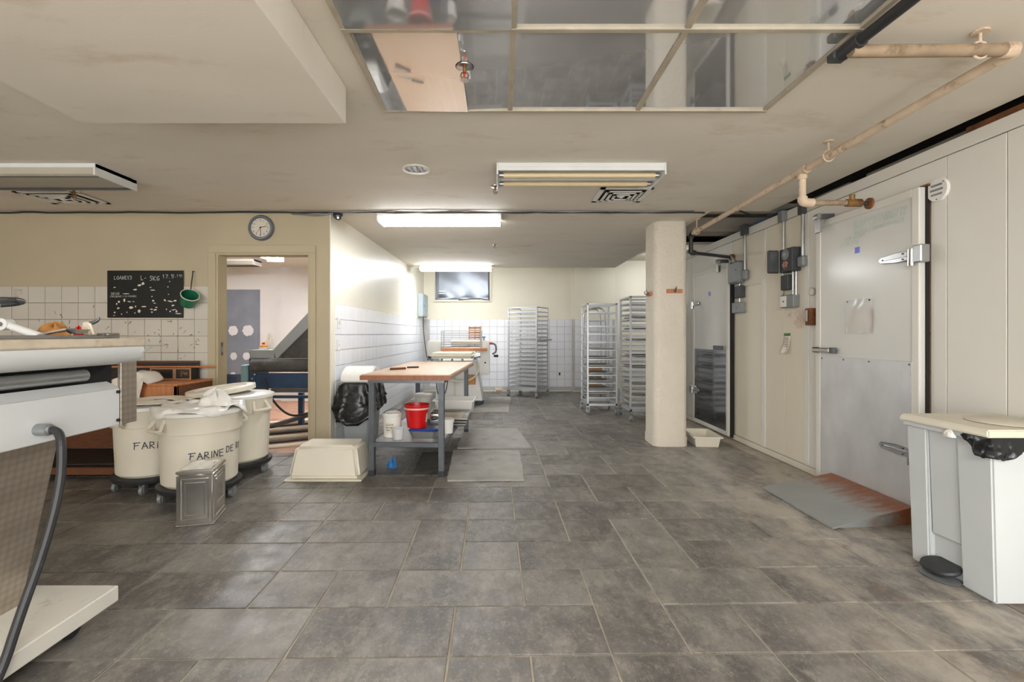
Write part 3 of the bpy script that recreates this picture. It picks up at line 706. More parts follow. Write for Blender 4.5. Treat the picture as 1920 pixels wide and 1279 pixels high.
# ------------------------------------------------------------------ walk-in cold room on the right
XC = 2.69
cold = thing('cold_room', 'long white panelled walk in cold room along the right side', 'cold room', (XC, 4, 0))
box('body', 'cooler', cold, XC+.03, 4.15, .2, 6.9, .0, 2.3, w=True)
ys = [.2, .9, 1.5, 2.0, 2.494, 2.831, 4.146, 4.45, 4.753, 5.44, 6.6, 6.95]
for k, (a, b) in enumerate(zip(ys[:-1], ys[1:])):
    m = 'cooler_cream' if k in (6, 7, 8) else 'cooler'
    box('wall_panel', m, cold, XC, XC+.03, a+.0025, b-.0025, .06, 2.285, w=True, bevel=.002)
box('cornice', 'cooler', cold, XC-.003, XC+.1, .2, 6.95, 2.29, 2.37, w=True, bevel=.002)
box('sill', 'cooler_dirty', cold, XC-.012, XC+.03, .2, 6.95, 0, .055, w=True, bevel=.003)
box('roof', 'void', cold, XC+.1, 4.15, .2, 6.9, 2.3, 2.36, w=True)
for y in (4.12, 4.8):
    box('corner_strip', 'cooler', cold, XC-.008, XC, y-.03, y+.03, .06, 2.28, w=True, bevel=.002)

def strap_hinge(door, Y, z, X, flip=1, s=1.0):
    """strap towards +Y (far) from hinge at Y"""
    pts = [(Y, z-.028*s), (Y+.10*s*flip, z-.034*s), (Y+.23*s*flip, z-.02*s), (Y+.25*s*flip, z), (Y+.23*s*flip, z+.02*s), (Y+.10*s*flip, z+.034*s), (Y, z+.028*s)]
    h = MB().prism(pts, X-.014, X, 'x').build('hinge', 'chrome', door, w=True, bevel=.003)
    MB().box(X-.02, X-.012, min(Y, Y+.2*s*flip), max(Y, Y+.2*s*flip), z-.006, z+.006).build('rib', 'chrome', h, w=True, bevel=.002)
    MB().cyl((X-.022, Y-.022*flip, z-.07*s), (X-.022, Y-.022*flip, z+.035*s), .021, 14).build('barrel', 'chrome', h, w=True, smooth=40)
    box('wall_leaf', 'steel', h, X-.03, X+.03, min(Y-.1*flip, Y-.03*flip), max(Y-.1*flip, Y-.03*flip), z-.055*s, z+.055*s, w=True, bevel=.006)
    for a, b in ((.05, .018), (.05, -.018), (.13, .0), (.21, 0)):
        MB().cyl((X-.014, Y+a*flip, z+b), (X-.018, Y+a*flip, z+b), .006, 8).build('screw', 'steel_dark', h, w=True)
def closer(door, Y, z, X):
    h = MB().frustum((X-.07, X-.045, Y-.03, Y+.03), (X-.075, X-.03, Y-.035, Y+.035), z-.13, z-.02).build('door_closer', 'chrome', door, w=True, bevel=.004)
    MB().cyl((X-.055, Y-.02, z), (X-.055, Y+.03, z), .028, 14).build('roller', 'steel', h, w=True, smooth=40)
    box('bracket', 'steel_dark', h, X-.05, X+.05, Y-.035, Y-.01, z-.02, z+.02, w=True, bevel=.003)

# near door
XD = 2.63
d1 = struct(box('door_1', 'door_skin', None, XD+.004, XC-.004, 2.95, 3.912, .035, 2.138, bevel=.004), 'white cold room door with a stainless kick plate, nearer of the two')
fr = [(2.95, 3.0), (3.862, 3.912)]
for a, b in fr: box('edge_frame', 'cooler', d1, XD-.004, XD+.006, a, b, .035, 2.138, bevel=.002)
box('edge_frame', 'cooler', d1, XD-.004, XD+.006, 3.0, 3.862, 2.085, 2.138, bevel=.002)
box('edge_frame', 'cooler_dirty', d1, XD-.004, XD+.006, 3.0, 3.862, .035, .075, bevel=.002)
kp = box('kick_plate', 'kick', d1, XD-.001, XD+.004, 3.002, 3.86, .075, 1.035, bevel=.0015)
for y in (3.02, 3.35, 3.6, 3.84): MB().cyl((XD-.002, y, 1.015), (XD-.005, y, 1.015), .006, 8).build('screw', 'steel_dark', kp)
box('gasket', 'dark_gap', d1, XD+.036, XC-.001, 2.938, 2.949, .03, 2.14)
box('gasket_edge', 'gasket_rust', d1, XD+.054, XC-.001, 2.932, 2.938, .03, 2.14)
box('threshold', 'cooler_dirty', d1, XD+.01, XC, 2.93, 3.93, 0, .033)
box('top_stop', 'rust', d1, XD+.03, XC-.001, 2.92, 3.93, 2.14, 2.15)
strap_hinge(d1, 3.0, 1.715, XD-.004, 1)
strap_hinge(d1, 3.0, .45, XD-.004, 1)
closer(d1, 3.80, 2.16, XD)
hd = box('handle', 'chrome', d1, XD-.05, XD-.035, 3.70, 3.90, 1.065, 1.1, bevel=.006)
box('handle_foot', 'steel_dark', hd, XD-.036, XD-.004, 3.66, 3.72, 1.06, 1.105, bevel=.004)
box('handle_foot', 'steel_dark', hd, XD-.036, XD-.004, 3.87, 3.91, 1.06, 1.105, bevel=.004)
y, z = cw(1607, 469, XD); box('sticker', 'sticker_blue', d1, XD, XD+.0035, y-.022, y+.022, z-.022, z+.022)
rg = random.Random(4)
for k, (px0, py0, n) in enumerate(((1700, 392, 22), (1696, 402, 22), (1694, 415, 20), (1620, 443, 9), (1612, 455, 10))):
    y0, z0 = cw(px0, py0, XD)
    txt = ''.join(rg.choice('AEINRSTUOL E') for _ in range(n))
    lettering(txt, .026, lambda u, v, y0=y0, z0=z0: (XD+.0032, y0 + .86 - u - .86 + 0, z0 + v) if False else (XD+.0032, y0+u, z0+v), .0025).build('faded_writing', 'ink_green', d1)
# plastic pouch on the door
ya, za = cw(1580, 560, XD); yb, zb = cw(1643, 622, XD)
yc = (ya+yb)/2
po = thing('document_pouch', 'clear plastic pouch with a paper pinned to the near cold room door', 'pouch', (XD-.005, yc, 1.2))
def pouch(u, v): return (XD-.006 - .008*math.sin(PI*u)*math.sin(PI*v) - .003*math.sin(11*u+5*v), yc-.135+.27*u, 1.215+.255*v)
MB().grid(pouch, 14, 12).build('sleeve', 'clear', po, w=True, smooth=70)
box('sheet', 'paper', po, XD-.0045, XD-.0035, yc-.11, yc+.12, 1.22, 1.4, w=True)
box('print_line', 'pink', po, XD-.0052, XD-.0046, yc-.09, yc+.07, 1.372, 1.38, w=True)
box('backing_edge', 'card', po, XD-.005, XD-.0035, yc-.125, yc-.112, 1.23, 1.39, w=True)
for dy in (-.11, .1): MB().cyl((XD-.002, yc+dy, 1.455), (XD-.012, yc+dy, 1.455), .005, 8).build('pin', 'dark_gap', po, w=True)

# far door
d2 = struct(box('door_2', 'door_skin', None, XD+.004, XC-.004, 5.43, 6.42, .03, 2.03, bevel=.004), 'white cold room door with a dark polished lower plate, beyond the pillar')
for a, b in ((5.43, 5.475), (6.375, 6.42)): box('edge_frame', 'cooler', d2, XD-.004, XD+.006, a, b, .03, 2.03, bevel=.002)
box('edge_frame', 'cooler', d2, XD-.004, XD+.006, 5.475, 6.375, 1.985, 2.03, bevel=.002)
box('edge_frame', 'cooler', d2, XD-.004, XD+.006, 5.475, 6.375, .03, .08, bevel=.002)
box('kick_plate', 'kick_dark', d2, XD-.0005, XD+.004, 5.48, 6.37, .08, 1.02)
box('gasket', 'dark_gap', d2, XD+.02, XC-.001, 5.40, 5.428, .02, 2.04)
strap_hinge(d2, 6.375, 1.62, XD-.004, -1, .85)
strap_hinge(d2, 6.375, .47, XD-.004, -1, .85)
closer(d2, 5.55, 2.07, XD)
hd = box('handle', 'steel_dark', d2, XD-.045, XD-.032, 5.48, 5.72, 1.025, 1.075, bevel=.004)
box('handle_foot', 'chrome', hd, XD-.034, XD-.004, 5.56, 5.62, 1.03, 1.07, bevel=.003)
y, z = cw(1330, 551, XD); MB().cyl((XD+.003, y, z), (XD+.0, y, z), .03, 14).build('sticker', 'sticker_blue', d2)

# round vent
y, z = cw(1761, 356)
t = thing('round_vent', 'round white vent plate with three slots beside the near cold room door', 'vent', (XC, y, z))
MB().cyl((0, 0, 0), (-.016, 0, 0), .072, 40, r2=.068).build('plate', 'plastic_white', t, smooth=30)
for k in (-1, 0, 1):
    wv = .042 if k == 0 else .036
    MB().prism([(-wv, k*.028-.006), (wv, k*.028-.006), (wv, k*.028+.006), (-wv, k*.028+.006)], -.0185, -.0155, 'x').build('slot', 'box_grey', t)
for a, b in ((.045, .04), (-.045, .04), (0, -.058)): MB().cyl((-.016, a, b), (-.019, a, b), .004, 8).build('screw', 'steel_dark', t)

# electrical gear on the cold room wall
def conduit(name, label, pts, r, m='steel', group=None):
    o = MB().tube(pts, r, 10).build(name, m, smooth=50); tag(o, label, 'conduit', group); return o
def pt(px, py, off): y, z = cw(px, py); return (XC - off, y, z)
def wallbox(name, label, cat, px0, px1, py0, py1, dep, m, bev=.006):
    pc = (px0+px1)/2; y0, _ = cw(px1, 600); y1, _ = cw(px0, 600); _, z0 = cw(pc, py1); _, z1 = cw(pc, py0)
    t = thing(name, label, cat, (XC, (y0+y1)/2, z0))
    box('case', m, t, XC-dep, XC-.0005, y0, y1, z0, z1, w=True, bevel=bev)
    return t, y0, y1, z0, z1
def knock(t, X, y, z, r=.008, m='steel_dark'):
    MB().cyl((X, y, z), (X-.004, y, z), r, 10).build('knockout', m, t, w=True)
t, y0, y1, z0, z1 = wallbox('switch_box', 'rounded grey switch box under the far conduit', 'electrical box', 1379, 1398, 491, 532, .09, 'box_grey', .02)
knock(t, XC-.09, y0+.04, z1-.1)
MB().tube([pt(1392, 536, .02), pt(1410, 534, .01), pt(1430, 531, .006)], .006, 6).build('cord', 'plastic_white', t, w=True)
MB().tube([(XC-.05, y0+.12, z1), (XC-.09, y0+.16, z1+.08)], [.02, .006], 8).build('lever', 'steel', t, w=True)
t, y0, y1, z0, z1 = wallbox('relay_box', 'small dark relay box below the rounded switch box', 'electrical box', 1385, 1398, 536, 559, .05, 'box_dark')
t, y0, y1, z0, z1 = wallbox('outlet_box', 'small galvanised outlet box lowest beside the far door', 'electrical box', 1380, 1398, 567, 587, .05, 'box_grey')
knock(t, XC-.05, (y0+y1)/2, (z0+z1)/2)
conduit('conduit', 'thin conduit joining the dark relay box to the lower outlet box', [pt(1391, 559, .025), pt(1391, 567, .025)], .012)
conduit('conduit', 'thin conduit joining the rounded switch box to the relay box', [pt(1391, 532, .025), pt(1391, 536, .025)], .012)
conduit('conduit', 'upright conduit running down to the rounded switch box', [pt(1400, 430, .02), pt(1400, 508, .02)], .013)
t, *_ = wallbox('conduit_fitting', 'dark fitting at the top of the far upright conduit', 'fitting', 1396, 1405, 421, 441, .05, 'box_dark')
t, *_ = wallbox('conduit_fitting', 'grey elbow fitting beside the rounded switch box', 'fitting', 1397, 1406, 506, 525, .045, 'box_grey', .012)
# timer with open door
t, y0, y1, z0, z1 = wallbox('timer_box', 'open dark timer box with a dial and exposed wires', 'electrical box', 1478, 1503, 466, 510, .085, 'box_dark')
dl = MB().cyl((XC-.085, (y0+y1)/2+.0, z1-.055), (XC-.092, (y0+y1)/2, z1-.055), .05, 24).build('dial', 'box_grey', t, w=True)
MB().cyl((XC-.092, (y0+y1)/2, z1-.055), (XC-.097, (y0+y1)/2, z1-.055), .02, 16).build('dial_hub', 'steel', dl, w=True)
rw = random.Random(6)
for k in range(7):
    ym, zm = (y0+y1)/2, z0+.06
    MB().tube([(XC-.09, ym+rw.uniform(-.05, .05), zm+rw.uniform(-.04, .05)) for _ in range(4)], .003, 5, smooth=2).build('loose_wire', 'wire_red' if k % 2 else 'wire', t, w=True)
box('open_door', 'box_dark', t, XC-.19, XC-.086, y1-.005, y1+.022, z0, z1, w=True, bevel=.008)
box('door_liner', 'steel_dark', t, XC-.178, XC-.098, y1-.0085, y1-.0055, z0+.015, z1-.015, w=True)
t, *_ = wallbox('transformer', 'dark finned transformer under the open timer box', 'transformer', 1475, 1489, 516, 544, .06, 'box_dark')
t, y0, y1, z0, z1 = wallbox('outlet_box', 'wide galvanised outlet box with a pale cover under the transformer', 'electrical box', 1474, 1500, 553, 577, .06, 'box_grey')
box('cover_plate', 'plastic_white', t, XC-.063, XC-.06, (y0+y1)/2, y1-.01, z0+.01, z1-.01, w=True); knock(t, XC-.063, y0*.3+y1*.7, (z0+z1)/2)
for k, px in enumerate((1493, 1499)):
    conduit('conduit', ('left', 'right')[k] + ' one of two short conduits from the open timer box to the outlet box', [pt(px, 509, .03), pt(px, 554, .03)], .009)
conduit('conduit', 'bent conduit on the left of the dark transformer', [pt(1472, 509, .02), pt(1472, 553, .02), pt(1469, 560, .02), pt(1470, 572, .02), pt(1476, 574, .02)], .009)
conduit('conduit', 'upright conduit running down into the timer box door', [pt(1473, 412, .02), pt(1473, 474, .02)], .013)
conduit('conduit', 'upright conduit below the sprinkler branch beside the timer box', [pt(1510, 398, .022), pt(1510, 482, .022)], .014)
t, *_ = wallbox('conduit_fitting', 'tall pale fitting over the middle upright conduit', 'fitting', 1467, 1477, 396, 416, .05, 'box_grey')
t, *_ = wallbox('conduit_fitting', 'dark fitting right under the sprinkler branch elbow', 'fitting', 1505, 1514, 385, 402, .05, 'box_dark')
t, *_ = wallbox('conduit_fitting', 'grey elbow fitting on the right of the open timer box', 'fitting', 1504, 1516, 480, 500, .05, 'box_grey', .012)
t, *_ = wallbox('door_latch_plate', 'rusty latch plate on the far edge of the near door', 'latch', 1519, 1530, 578, 610, .045, 'rust', .003)
box('keeper', 'chrome', t, XC-.06, XC-.045, 4.03, 4.08, 1.32, 1.42, w=True, bevel=.003)
y, z = cw(1526, 547); t = thing('thermometer', 'small round dial thermometer beside the near door frame', 'thermometer', (XC, y, z))
MB().cyl((0, 0, 0), (-.02, 0, 0), .035, 20).build('rim', 'chrome', t, smooth=40); MB().cyl((-.02, 0, 0), (-.0215, 0, 0), .029, 20).build('face', 'paper', t)
y, z = cw(1370, 577); t = thing('thermometer', 'small round dial thermometer beside the far cold room door', 'thermometer', (XC, y, z))
MB().cyl((0, 0, 0), (-.02, 0, 0), .035, 20).build('rim', 'chrome', t, smooth=40); MB().cyl((-.02, 0, 0), (-.0215, 0, 0), .029, 20).build('face', 'paper', t)
t, y0, y1, z0, z1 = wallbox('switch_plate', 'small grey plate with black marks beside the far door', 'plate', 1367, 1373, 602, 622, .008, 'box_grey', .002)
for k in range(3): box('switch_slot', 'dark_gap', t, XC-.0095, XC-.008, y0+.015, y1-.015, z0+.03+k*.05, z0+.045+k*.05, w=True)
# notice with green top
y, z = cw(1477, 640)
t = thing('paper_notice', 'curled paper notice hanging by green tape below the red writing', 'notice', (XC, y, z-.1))
def curl(u, v):
    return (XC-.004 - .05*(1-v)**2*(.4+abs(u-.5)), y+.05-.1*u, z+.06-.17*(1-v))
MB().grid(curl, 6, 10).build('sheet', 'paper', t, w=True, smooth=60, solid=.0015)
box('tape', 'label_green', t, XC-.008, XC-.0005, y-.045, y+.045, z+.05, z+.075, w=True)
for k in range(5): box('print_line', 'ink', t, XC-.012-.003*k, XC-.0085-.003*k, y-.025, y+.025, z+.03-k*.02, z+.033-k*.02, w=True)
for k, (tx, px, py) in enumerate((('NE PAS', 1478, 595), ('STILL', 1490, 592), ('NON', 1494, 600), ('OUVRIR', 1489, 609), ('PORTE', 1494, 617))):
    if k == 0: tx = 'NE'
    y, z = cw(px, py); lettering(tx, .035, lambda u, v, y=y, z=z: (XC-.0008, y-u, z+v+u*.15), .0035).build('red_writing', 'ink_red', cold, w=True)
# things in the gap above the cold room
o = box('rusty_channel', 'rust', None, 2.72, 2.8, 1.9, 2.75, 2.372, 2.42, bevel=.006); tag(o, 'rusty steel channel lying on top of the cold room', 'steel channel')
o = box('roof_duct', 'beam', None, 2.8, 3.2, 2.8, 3.6, 2.375, 2.44, bevel=.004); tag(o, 'grey metal duct piece on top of the cold room', 'duct')
o = box('roof_duct', 'beam', None, 2.78, 2.9, 3.75, 4.4, 2.375, 2.425, bevel=.004); tag(o, 'low grey metal strip above the near cold room door', 'duct')
o = MB().tube([(2.35, 4.62, 2.425), (2.55, 4.7, 2.39), (2.72, 4.75, 2.40), (2.8, 4.6, 2.43), (2.85, 4.3, 2.41)], .008, 6, smooth=2).build('ceiling_cable', 'cable_black'); tag(o, 'black cable drooping into the gap above the cold room', 'cable')
o = MB().tube([(2.71, 5.3, 2.385), (2.74, 5.1, 2.4), (2.72, 4.95, 2.40), (2.76, 4.75, 2.44), (2.8, 4.6, 2.43)], .014, 6, smooth=2).build('ceiling_cable', 'cable_blue'); tag(o, 'blue cable lying along the top edge of the cold room', 'cable')

# ramp
t = thing('door_ramp', 'rusty grey steel ramp in front of the near cold room door', 'ramp', (2.33, 3.3, 0))
MB().add([(2.05, 2.9, .004), (2.05, 3.68, .004), (2.62, 3.72, .1), (2.62, 2.98, .1), (2.05, 2.9, .016), (2.05, 3.68, .016), (2.62, 3.72, .112), (2.62, 2.98, .112)],
         [(0,1,2,3),(4,5,6,7),(0,1,5,4),(1,2,6,5),(2,3,7,6),(3,0,4,7)]).build('plate', 'ramp', t, w=True)
for yy in (2.93, 3.66):
    a = .075 * (yy-2.93)/.73
    MB().add([(2.12, yy, .0), (2.6, yy+.05, 0), (2.6, yy+.05, .096), (2.12, yy, .014), (2.12, yy+.012, 0), (2.6, yy+.062, 0), (2.6, yy+.062, .096), (2.12, yy+.012, .014)],
         [(0,1,2,3),(4,5,6,7),(0,1,5,4),(1,2,6,5),(2,3,7,6),(3,0,4,7)]).build('side_web', 'ramp', t, w=True)

# ------------------------------------------------------------------ sprinkler pipework
pp = thing('sprinkler_pipe', 'long peeling cream sprinkler pipe under the ceiling along the cold room', 'pipe', (2.07, 3.4, 2.35))
A = Vector((2.07, 1.89, 2.355)); B = Vector((2.07, 5.05, 2.30)); Tj = A.lerp(B, (3.22-1.89)/(5.05-1.89))
MB().cyl(A, B, .022, 14).build('main_pipe', 'pipe_paint', pp, w=True, smooth=40)
MB().cyl((1.41, 1.89, 2.35), (2.04, 1.89, 2.355), .024, 14).build('cross_pipe', 'pipe_rust', pp, w=True, smooth=40)
MB().tube([(2.02, 1.89, 2.355), (2.065, 1.89, 2.355), (2.07, 1.895, 2.355), (2.07, 1.95, 2.354)], .031, 12).build('elbow', 'pipe_paint', pp, w=True, smooth=50)
MB().cyl(Tj + Vector((0, -.05, 0)), Tj + Vector((0, .05, 0)), .03, 12).build('tee', 'pipe_paint', pp, w=True, smooth=40)
MB().cyl(Tj, Tj + Vector((0, 0, -.21)), .022, 14).build('drop_pipe', 'pipe_paint', pp, w=True, smooth=40)
MB().cyl(Tj + Vector((0, 0, -.03)), Tj + Vector((0, 0, -.06)), .03, 12).build('drop_collar', 'pipe_paint', pp, w=True, smooth=40)
E = Tj + Vector((0, 0, -.21))
MB().tube([E + Vector((0, 0, .03)), E, E + Vector((.03, 0, -.01)), E + Vector((.07, 0, -.01))], .031, 12, smooth=1).build('elbow', 'pipe_paint', pp, w=True, smooth=50)
MB().cyl(E + Vector((.05, 0, -.01)), E + Vector((.3, 0, -.01)), .018, 12).build('branch_pipe', 'pipe_rust', pp, w=True, smooth=40)
V = E + Vector((.3, 0, -.01))
vb = MB().cyl(V, V + Vector((.1, 0, 0)), .027, 10).build('valve', 'brass', pp, w=True, smooth=40)
MB().cyl(V + Vector((.04, 0, 0)), V + Vector((.04, 0, .055)), .018, 10).build('valve_bonnet', 'brass', vb, w=True, smooth=40)
MB().cyl(V + Vector((.1, 0, 0)), V + Vector((.15, 0, -.004)), .013, 10).build('valve_stem', 'pipe_black', vb, w=True)
MB().cyl(V + Vector((.15, 0, -.004)), V + Vector((.165, 0, -.004)), .038, 18).build('handwheel', 'rust', vb, w=True, smooth=40)
MB().tube([B, B + Vector((0, .05, -.01)), B + Vector((0, .06, -.05))], .028, 12, smooth=1).build('elbow', 'pipe_black', pp, w=True, smooth=50)
MB().cyl(B + Vector((0, .06, -.04)), B + Vector((0, .06, -.19)), .022, 12).build('drop_pipe', 'pipe_black', pp, w=True, smooth=40)
G = B + Vector((0, .06, -.2))
MB().tube([G + Vector((0, 0, .03)), G, G + Vector((.05, .02, 0))], .028, 12, smooth=1).build('elbow', 'pipe_black', pp, w=True, smooth=50)
MB().cyl(G, (2.66, 5.42, G.z), .018, 12).build('branch_pipe', 'pipe_black', pp, w=True, smooth=40)
MB().cyl((2.655, 5.415, G.z), (2.688, 5.42, G.z), .036, 16).build('flange', 'rust', pp, w=True, smooth=40)
for P in (Vector((1.93, 1.89, 2.355)), A.lerp(B, .34), A.lerp(B, .97)):
    hg = MB().tube([P + Vector((.034*math.cos(a), 0, .034*math.sin(a))) for a in [k*2*PI/12 + PI/2 for k in range(13)]], .005, 6).build('hanger', 'pipe_paint', pp, w=True)
    MB().cyl(P + Vector((0, 0, .03)), (P.x, P.y, CEIL), .006, 8).build('hanger_rod', 'pipe_paint', hg, w=True)
    MB().cyl((P.x, P.y, CEIL-.008), (P.x, P.y, CEIL-.0005), .03, 16).build('ceiling_plate', 'pipe_paint', hg, w=True)
bp_ = thing('black_pipe', 'black pipe along the right edge of the mirrored panels', 'pipe', (1.45, 1.2, 2.39))
MB().cyl((1.42, 1.93, 2.375), (1.47, .3, 2.375), .022, 14).build('pipe', 'rubber', bp_, w=True, smooth=40)
MB().cyl((1.42, 1.95, 2.375), (1.422, 1.85, 2.375), .029, 14).build('coupling', 'pipe_black', bp_, w=True, smooth=40)
o = box('pipe_clip', 'box_dark', bp_, 1.385, 1.45, 1.95, 2.0, 2.36, 2.395, w=True, bevel=.006)

# ------------------------------------------------------------------ hooks on the pillar
def hook_board(label, loc, rz):
    t = thing('hook_board', label, 'coat hook', loc, rz, group='wooden hook boards on the pillar')
    box('board', 'wood_orange', t, -.085, .085, -.018, 0, -.022, .022, bevel=.004)
    h = MB().tube([(0, -.018, 0), (0, -.05, -.012), (0, -.062, .01), (.004, -.06, .03)], .005, 8, smooth=2).build('hook', 'steel_dark', t, smooth=60)
    MB().cyl((0, -.018, 0), (0, -.024, 0), .014, 12).build('hook_base', 'steel_dark', t)
    MB().tube([(0, -.02, .01), (.006, -.04, .03), (.012, -.05, .045)], .004, 8, smooth=1).build('hook', 'steel_dark', t)
hook_board('varnished wooden hook board on the front of the pillar', (1.865, 5.0495, 1.21+81*5.05/880), 0)
hook_board('small wooden hook board on the left side of the pillar', (1.6595, 5.22, 1.66), -PI/2)

# ------------------------------------------------------------------ work table
tr = math.radians(-2.6)
TBL = (-.765, 4.9)
wt = thing('work_table', 'butcher block work table on grey steel legs in the middle of the room', 'table', (TBL[0], TBL[1], 0), tr)
tp = box('table_top', 'wood_top', wt, -.385, .385, -.95, .95, .822, .868, bevel=.008, seg=2)
box('front_edge', 'wood_edge', tp, -.385, .385, -.9525, -.9475, .823, .862)
rl = random.Random(9)
for k in range(9):
    x0 = -.378 + k*.084
    box('stave', 'wood_top', tp, x0+.0005, x0+.0835, -.944, .944, .8675, .8686)
for sx in (-1, 1):
    for sy in (-1, 1):
        x, y = sx*.30, sy*.885
        lg = box('leg', 'table_leg', wt, x-.024, x+.024, y-.024, y+.024, .0, .81, bevel=.002)
        box('foot', 'rubber', lg, x-.026, x+.026, y-.026, y+.026, 0, .05)
MB().box(-.33, .33, -.91, -.86, .795, .822).box(-.33, .33, .86, .91, .795, .822).box(-.33, -.28, -.86, .86, .795, .822).box(.28, .33, -.86, .86, .795, .822).build('apron', 'steel_dark', wt, bevel=.002)
sh = box('shelf', 'alu', wt, -.30, .30, -.88, .88, .275, .285)
MB().box(-.30, .30, -.905, -.88, .248, .287).box(-.30, .30, .88, .905, .248, .287).box(-.324, -.30, -.88, .88, .248, .287).box(.30, .324, -.88, .88, .248, .287).build('shelf_rail', 'table_leg', wt, bevel=.002)
SZ = .2875
# knife and scraper on the table
t = thing('bench_brush', 'wooden handled scraper lying on the butcher block table', 'scraper', (-.98, 4.56, .8695), math.radians(35))
box('handle', 'wood_dark', t, -.1, .06, -.014, .014, 0, .02, bevel=.005); box('blade', 'steel', t, -.1, .06, .014, .05, .004, .007)
t = thing('kitchen_knife', 'dark handled knife beside the scraper on the table', 'knife', (-.93, 4.75, .8695), math.radians(20))
box('handle', 'wood_black', t, -.02, .1, -.01, .01, 0, .016, bevel=.004)
MB().prism([(-.16, 0), (-.02, -.012), (-.02, .014), (-.1, .014)], .005, .007, 'z').build('blade', 'steel', t)

def pail(name, label, loc, rb, rt, h, m, lip=True, lid=False, hollow=True, group=None, rot=None):
    t = thing(name, label, 'bucket', loc, rot=rot, group=group)
    if lid: pr = [(.001, 0), (rb, 0), (rt, h)]
    else: pr = [(.001, 0), (rb, 0), (rt, h), (rt-.003, h), (rb-.004, .006), (.001, .006)]
    MB().lathe(pr, 36).build('body', m, t, smooth=40)
    if lip:
        for q in (.1, .16): MB().lathe([(rt*.985, h-h*q-.006), (rt+.006, h-h*q-.004), (rt+.006, h-h*q+.004), (rt*.985, h-h*q+.006)], 36).build('rib', m, t, smooth=40)
        MB().lathe([(rt, h-.008), (rt+.005, h-.006), (rt+.005, h), (rt-.002, h+.001)], 36).build('rim', m, t, smooth=40)
    if lid: MB().lathe([(rt+.004, h-.014), (rt+.007, h+.004), (rt-.006, h+.008), (rt-.012, h+.003), (.001, h+.003)], 36).build('lid', m, t, smooth=40)
    return t
b1 = pail('plastic_bucket', 'translucent white bucket with a printed label on the table shelf', (-.985, 4.26, SZ), .078, .086, .215, 'plastic_white')
MB().tube([(-.088, 0, .2), (-.06, .06, .225), (0, .085, .235), (.06, .06, .225), (.088, 0, .2)], .003, 6, smooth=1).build('handle', 'steel_dark', b1)
def onc(r0, r1, h, a0, z0, e=.001):
    return lambda u, v: ((r0+(r1-r0)*((z0+v)/h)+e)*math.sin(a0+u/r0), -(r0+(r1-r0)*((z0+v)/h)+e)*math.cos(a0+u/r0), z0+v)
f = onc(.078, .088, .215, -.55, .04)
MB().grid(lambda u, v: f(u*.075, v*.09), 8, 4).build('label', 'paper', b1)
f2 = onc(.078, .088, .215, -.5, .04, .002)
for k, tx in enumerate(('LEVAIN', 'POUR PAIN', 'FARINE')): lettering(tx, .014 if k == 0 else .008, lambda u, v, k=k: f2(u, v+.068-.022*k), .002, .02).build('printed_text', 'ink', b1)
t = thing('clear_cup', 'small clear plastic cup in front of the labelled bucket', 'cup', (-.905, 4.13, SZ))
MB().lathe([(.001, 0), (.042, 0), (.055, .098), (.052, .098), (.039, .004), (.001, .004)], 28).build('wall', 'clear', t, smooth=40)
MB().lathe([(.053, .094), (.058, .096), (.058, .1), (.052, .1)], 28).build('rim', 'clear', t, smooth=40)
t = thing('steel_container', 'steel food container with a blue lid under the red bucket', 'container', (-.685, 4.26, SZ), math.radians(-8))
def rr(x, y, r, n=5): return rounded(-x, x, -y, y, r, n)
mb = MB(); lo, hi = rr(.115, .08, .05), rr(.138, .1, .06); n = len(lo)
mb.add([(x, y, 0) for x, y in lo] + [(x, y, .06) for x, y in hi], [(k, (k+1) % n, n+(k+1) % n, n+k) for k in range(n)] + [tuple(range(n-1, -1, -1)), tuple(range(n, 2*n))]).build('pan', 'steel', t, smooth=40)
mb = MB(); lo, hi = rr(.143, .104, .06), rr(.13, .09, .055)
mb.add([(x, y, .06) for x, y in lo] + [(x, y, .078) for x, y in hi], [(k, (k+1) % n, n+(k+1) % n, n+k) for k in range(n)] + [tuple(range(n-1, -1, -1)), tuple(range(n, 2*n))]).build('lid', 'blue_lid', t, smooth=40)
rbk = pail('red_bucket', 'bright red bucket with a white grip on the table shelf', (-.765, 4.28, SZ+.08), .085, .112, .205, 'red', lip=False)
MB().lathe([(.111, .165), (.116, .167), (.117, .18), (.111, .182)], 36).build('grip_band', 'pink', rbk, smooth=40)
MB().lathe([(.112, .2), (.117, .2), (.117, .207), (.11, .207)], 36).build('rim', 'red', rbk, smooth=40)
f = onc(.085, .112, .205, 1.15, .05); MB().grid(lambda u, v: f(u*.03, v*.08), 4, 3).build('sticker', 'paper', rbk)
t = thing('steel_canister', 'open square steel canister behind the red bucket', 'canister', (-.63, 4.54, SZ))
MB().shellbox((-.05, .05, -.05, .05), (-.05, .05, -.05, .05), 0, .16, .003).build('body', 'tin', t)
MB().cyl((-.03, -.06, .12), (.06, -.02, .125), .02, 14, caps=True).build('spout', 'steel_dark', t, smooth=40)
pail('plastic_bucket', 'white lidded pail at the back of the table shelf', (-.905, 5.5, SZ), .092, .1, .225, 'plastic_white', lid=True)
pail('clear_tub', 'frosted plastic tub standing beside the sheet pans', (-.5, 4.40, SZ), .05, .058, .13, 'plastic_white', lid=True)
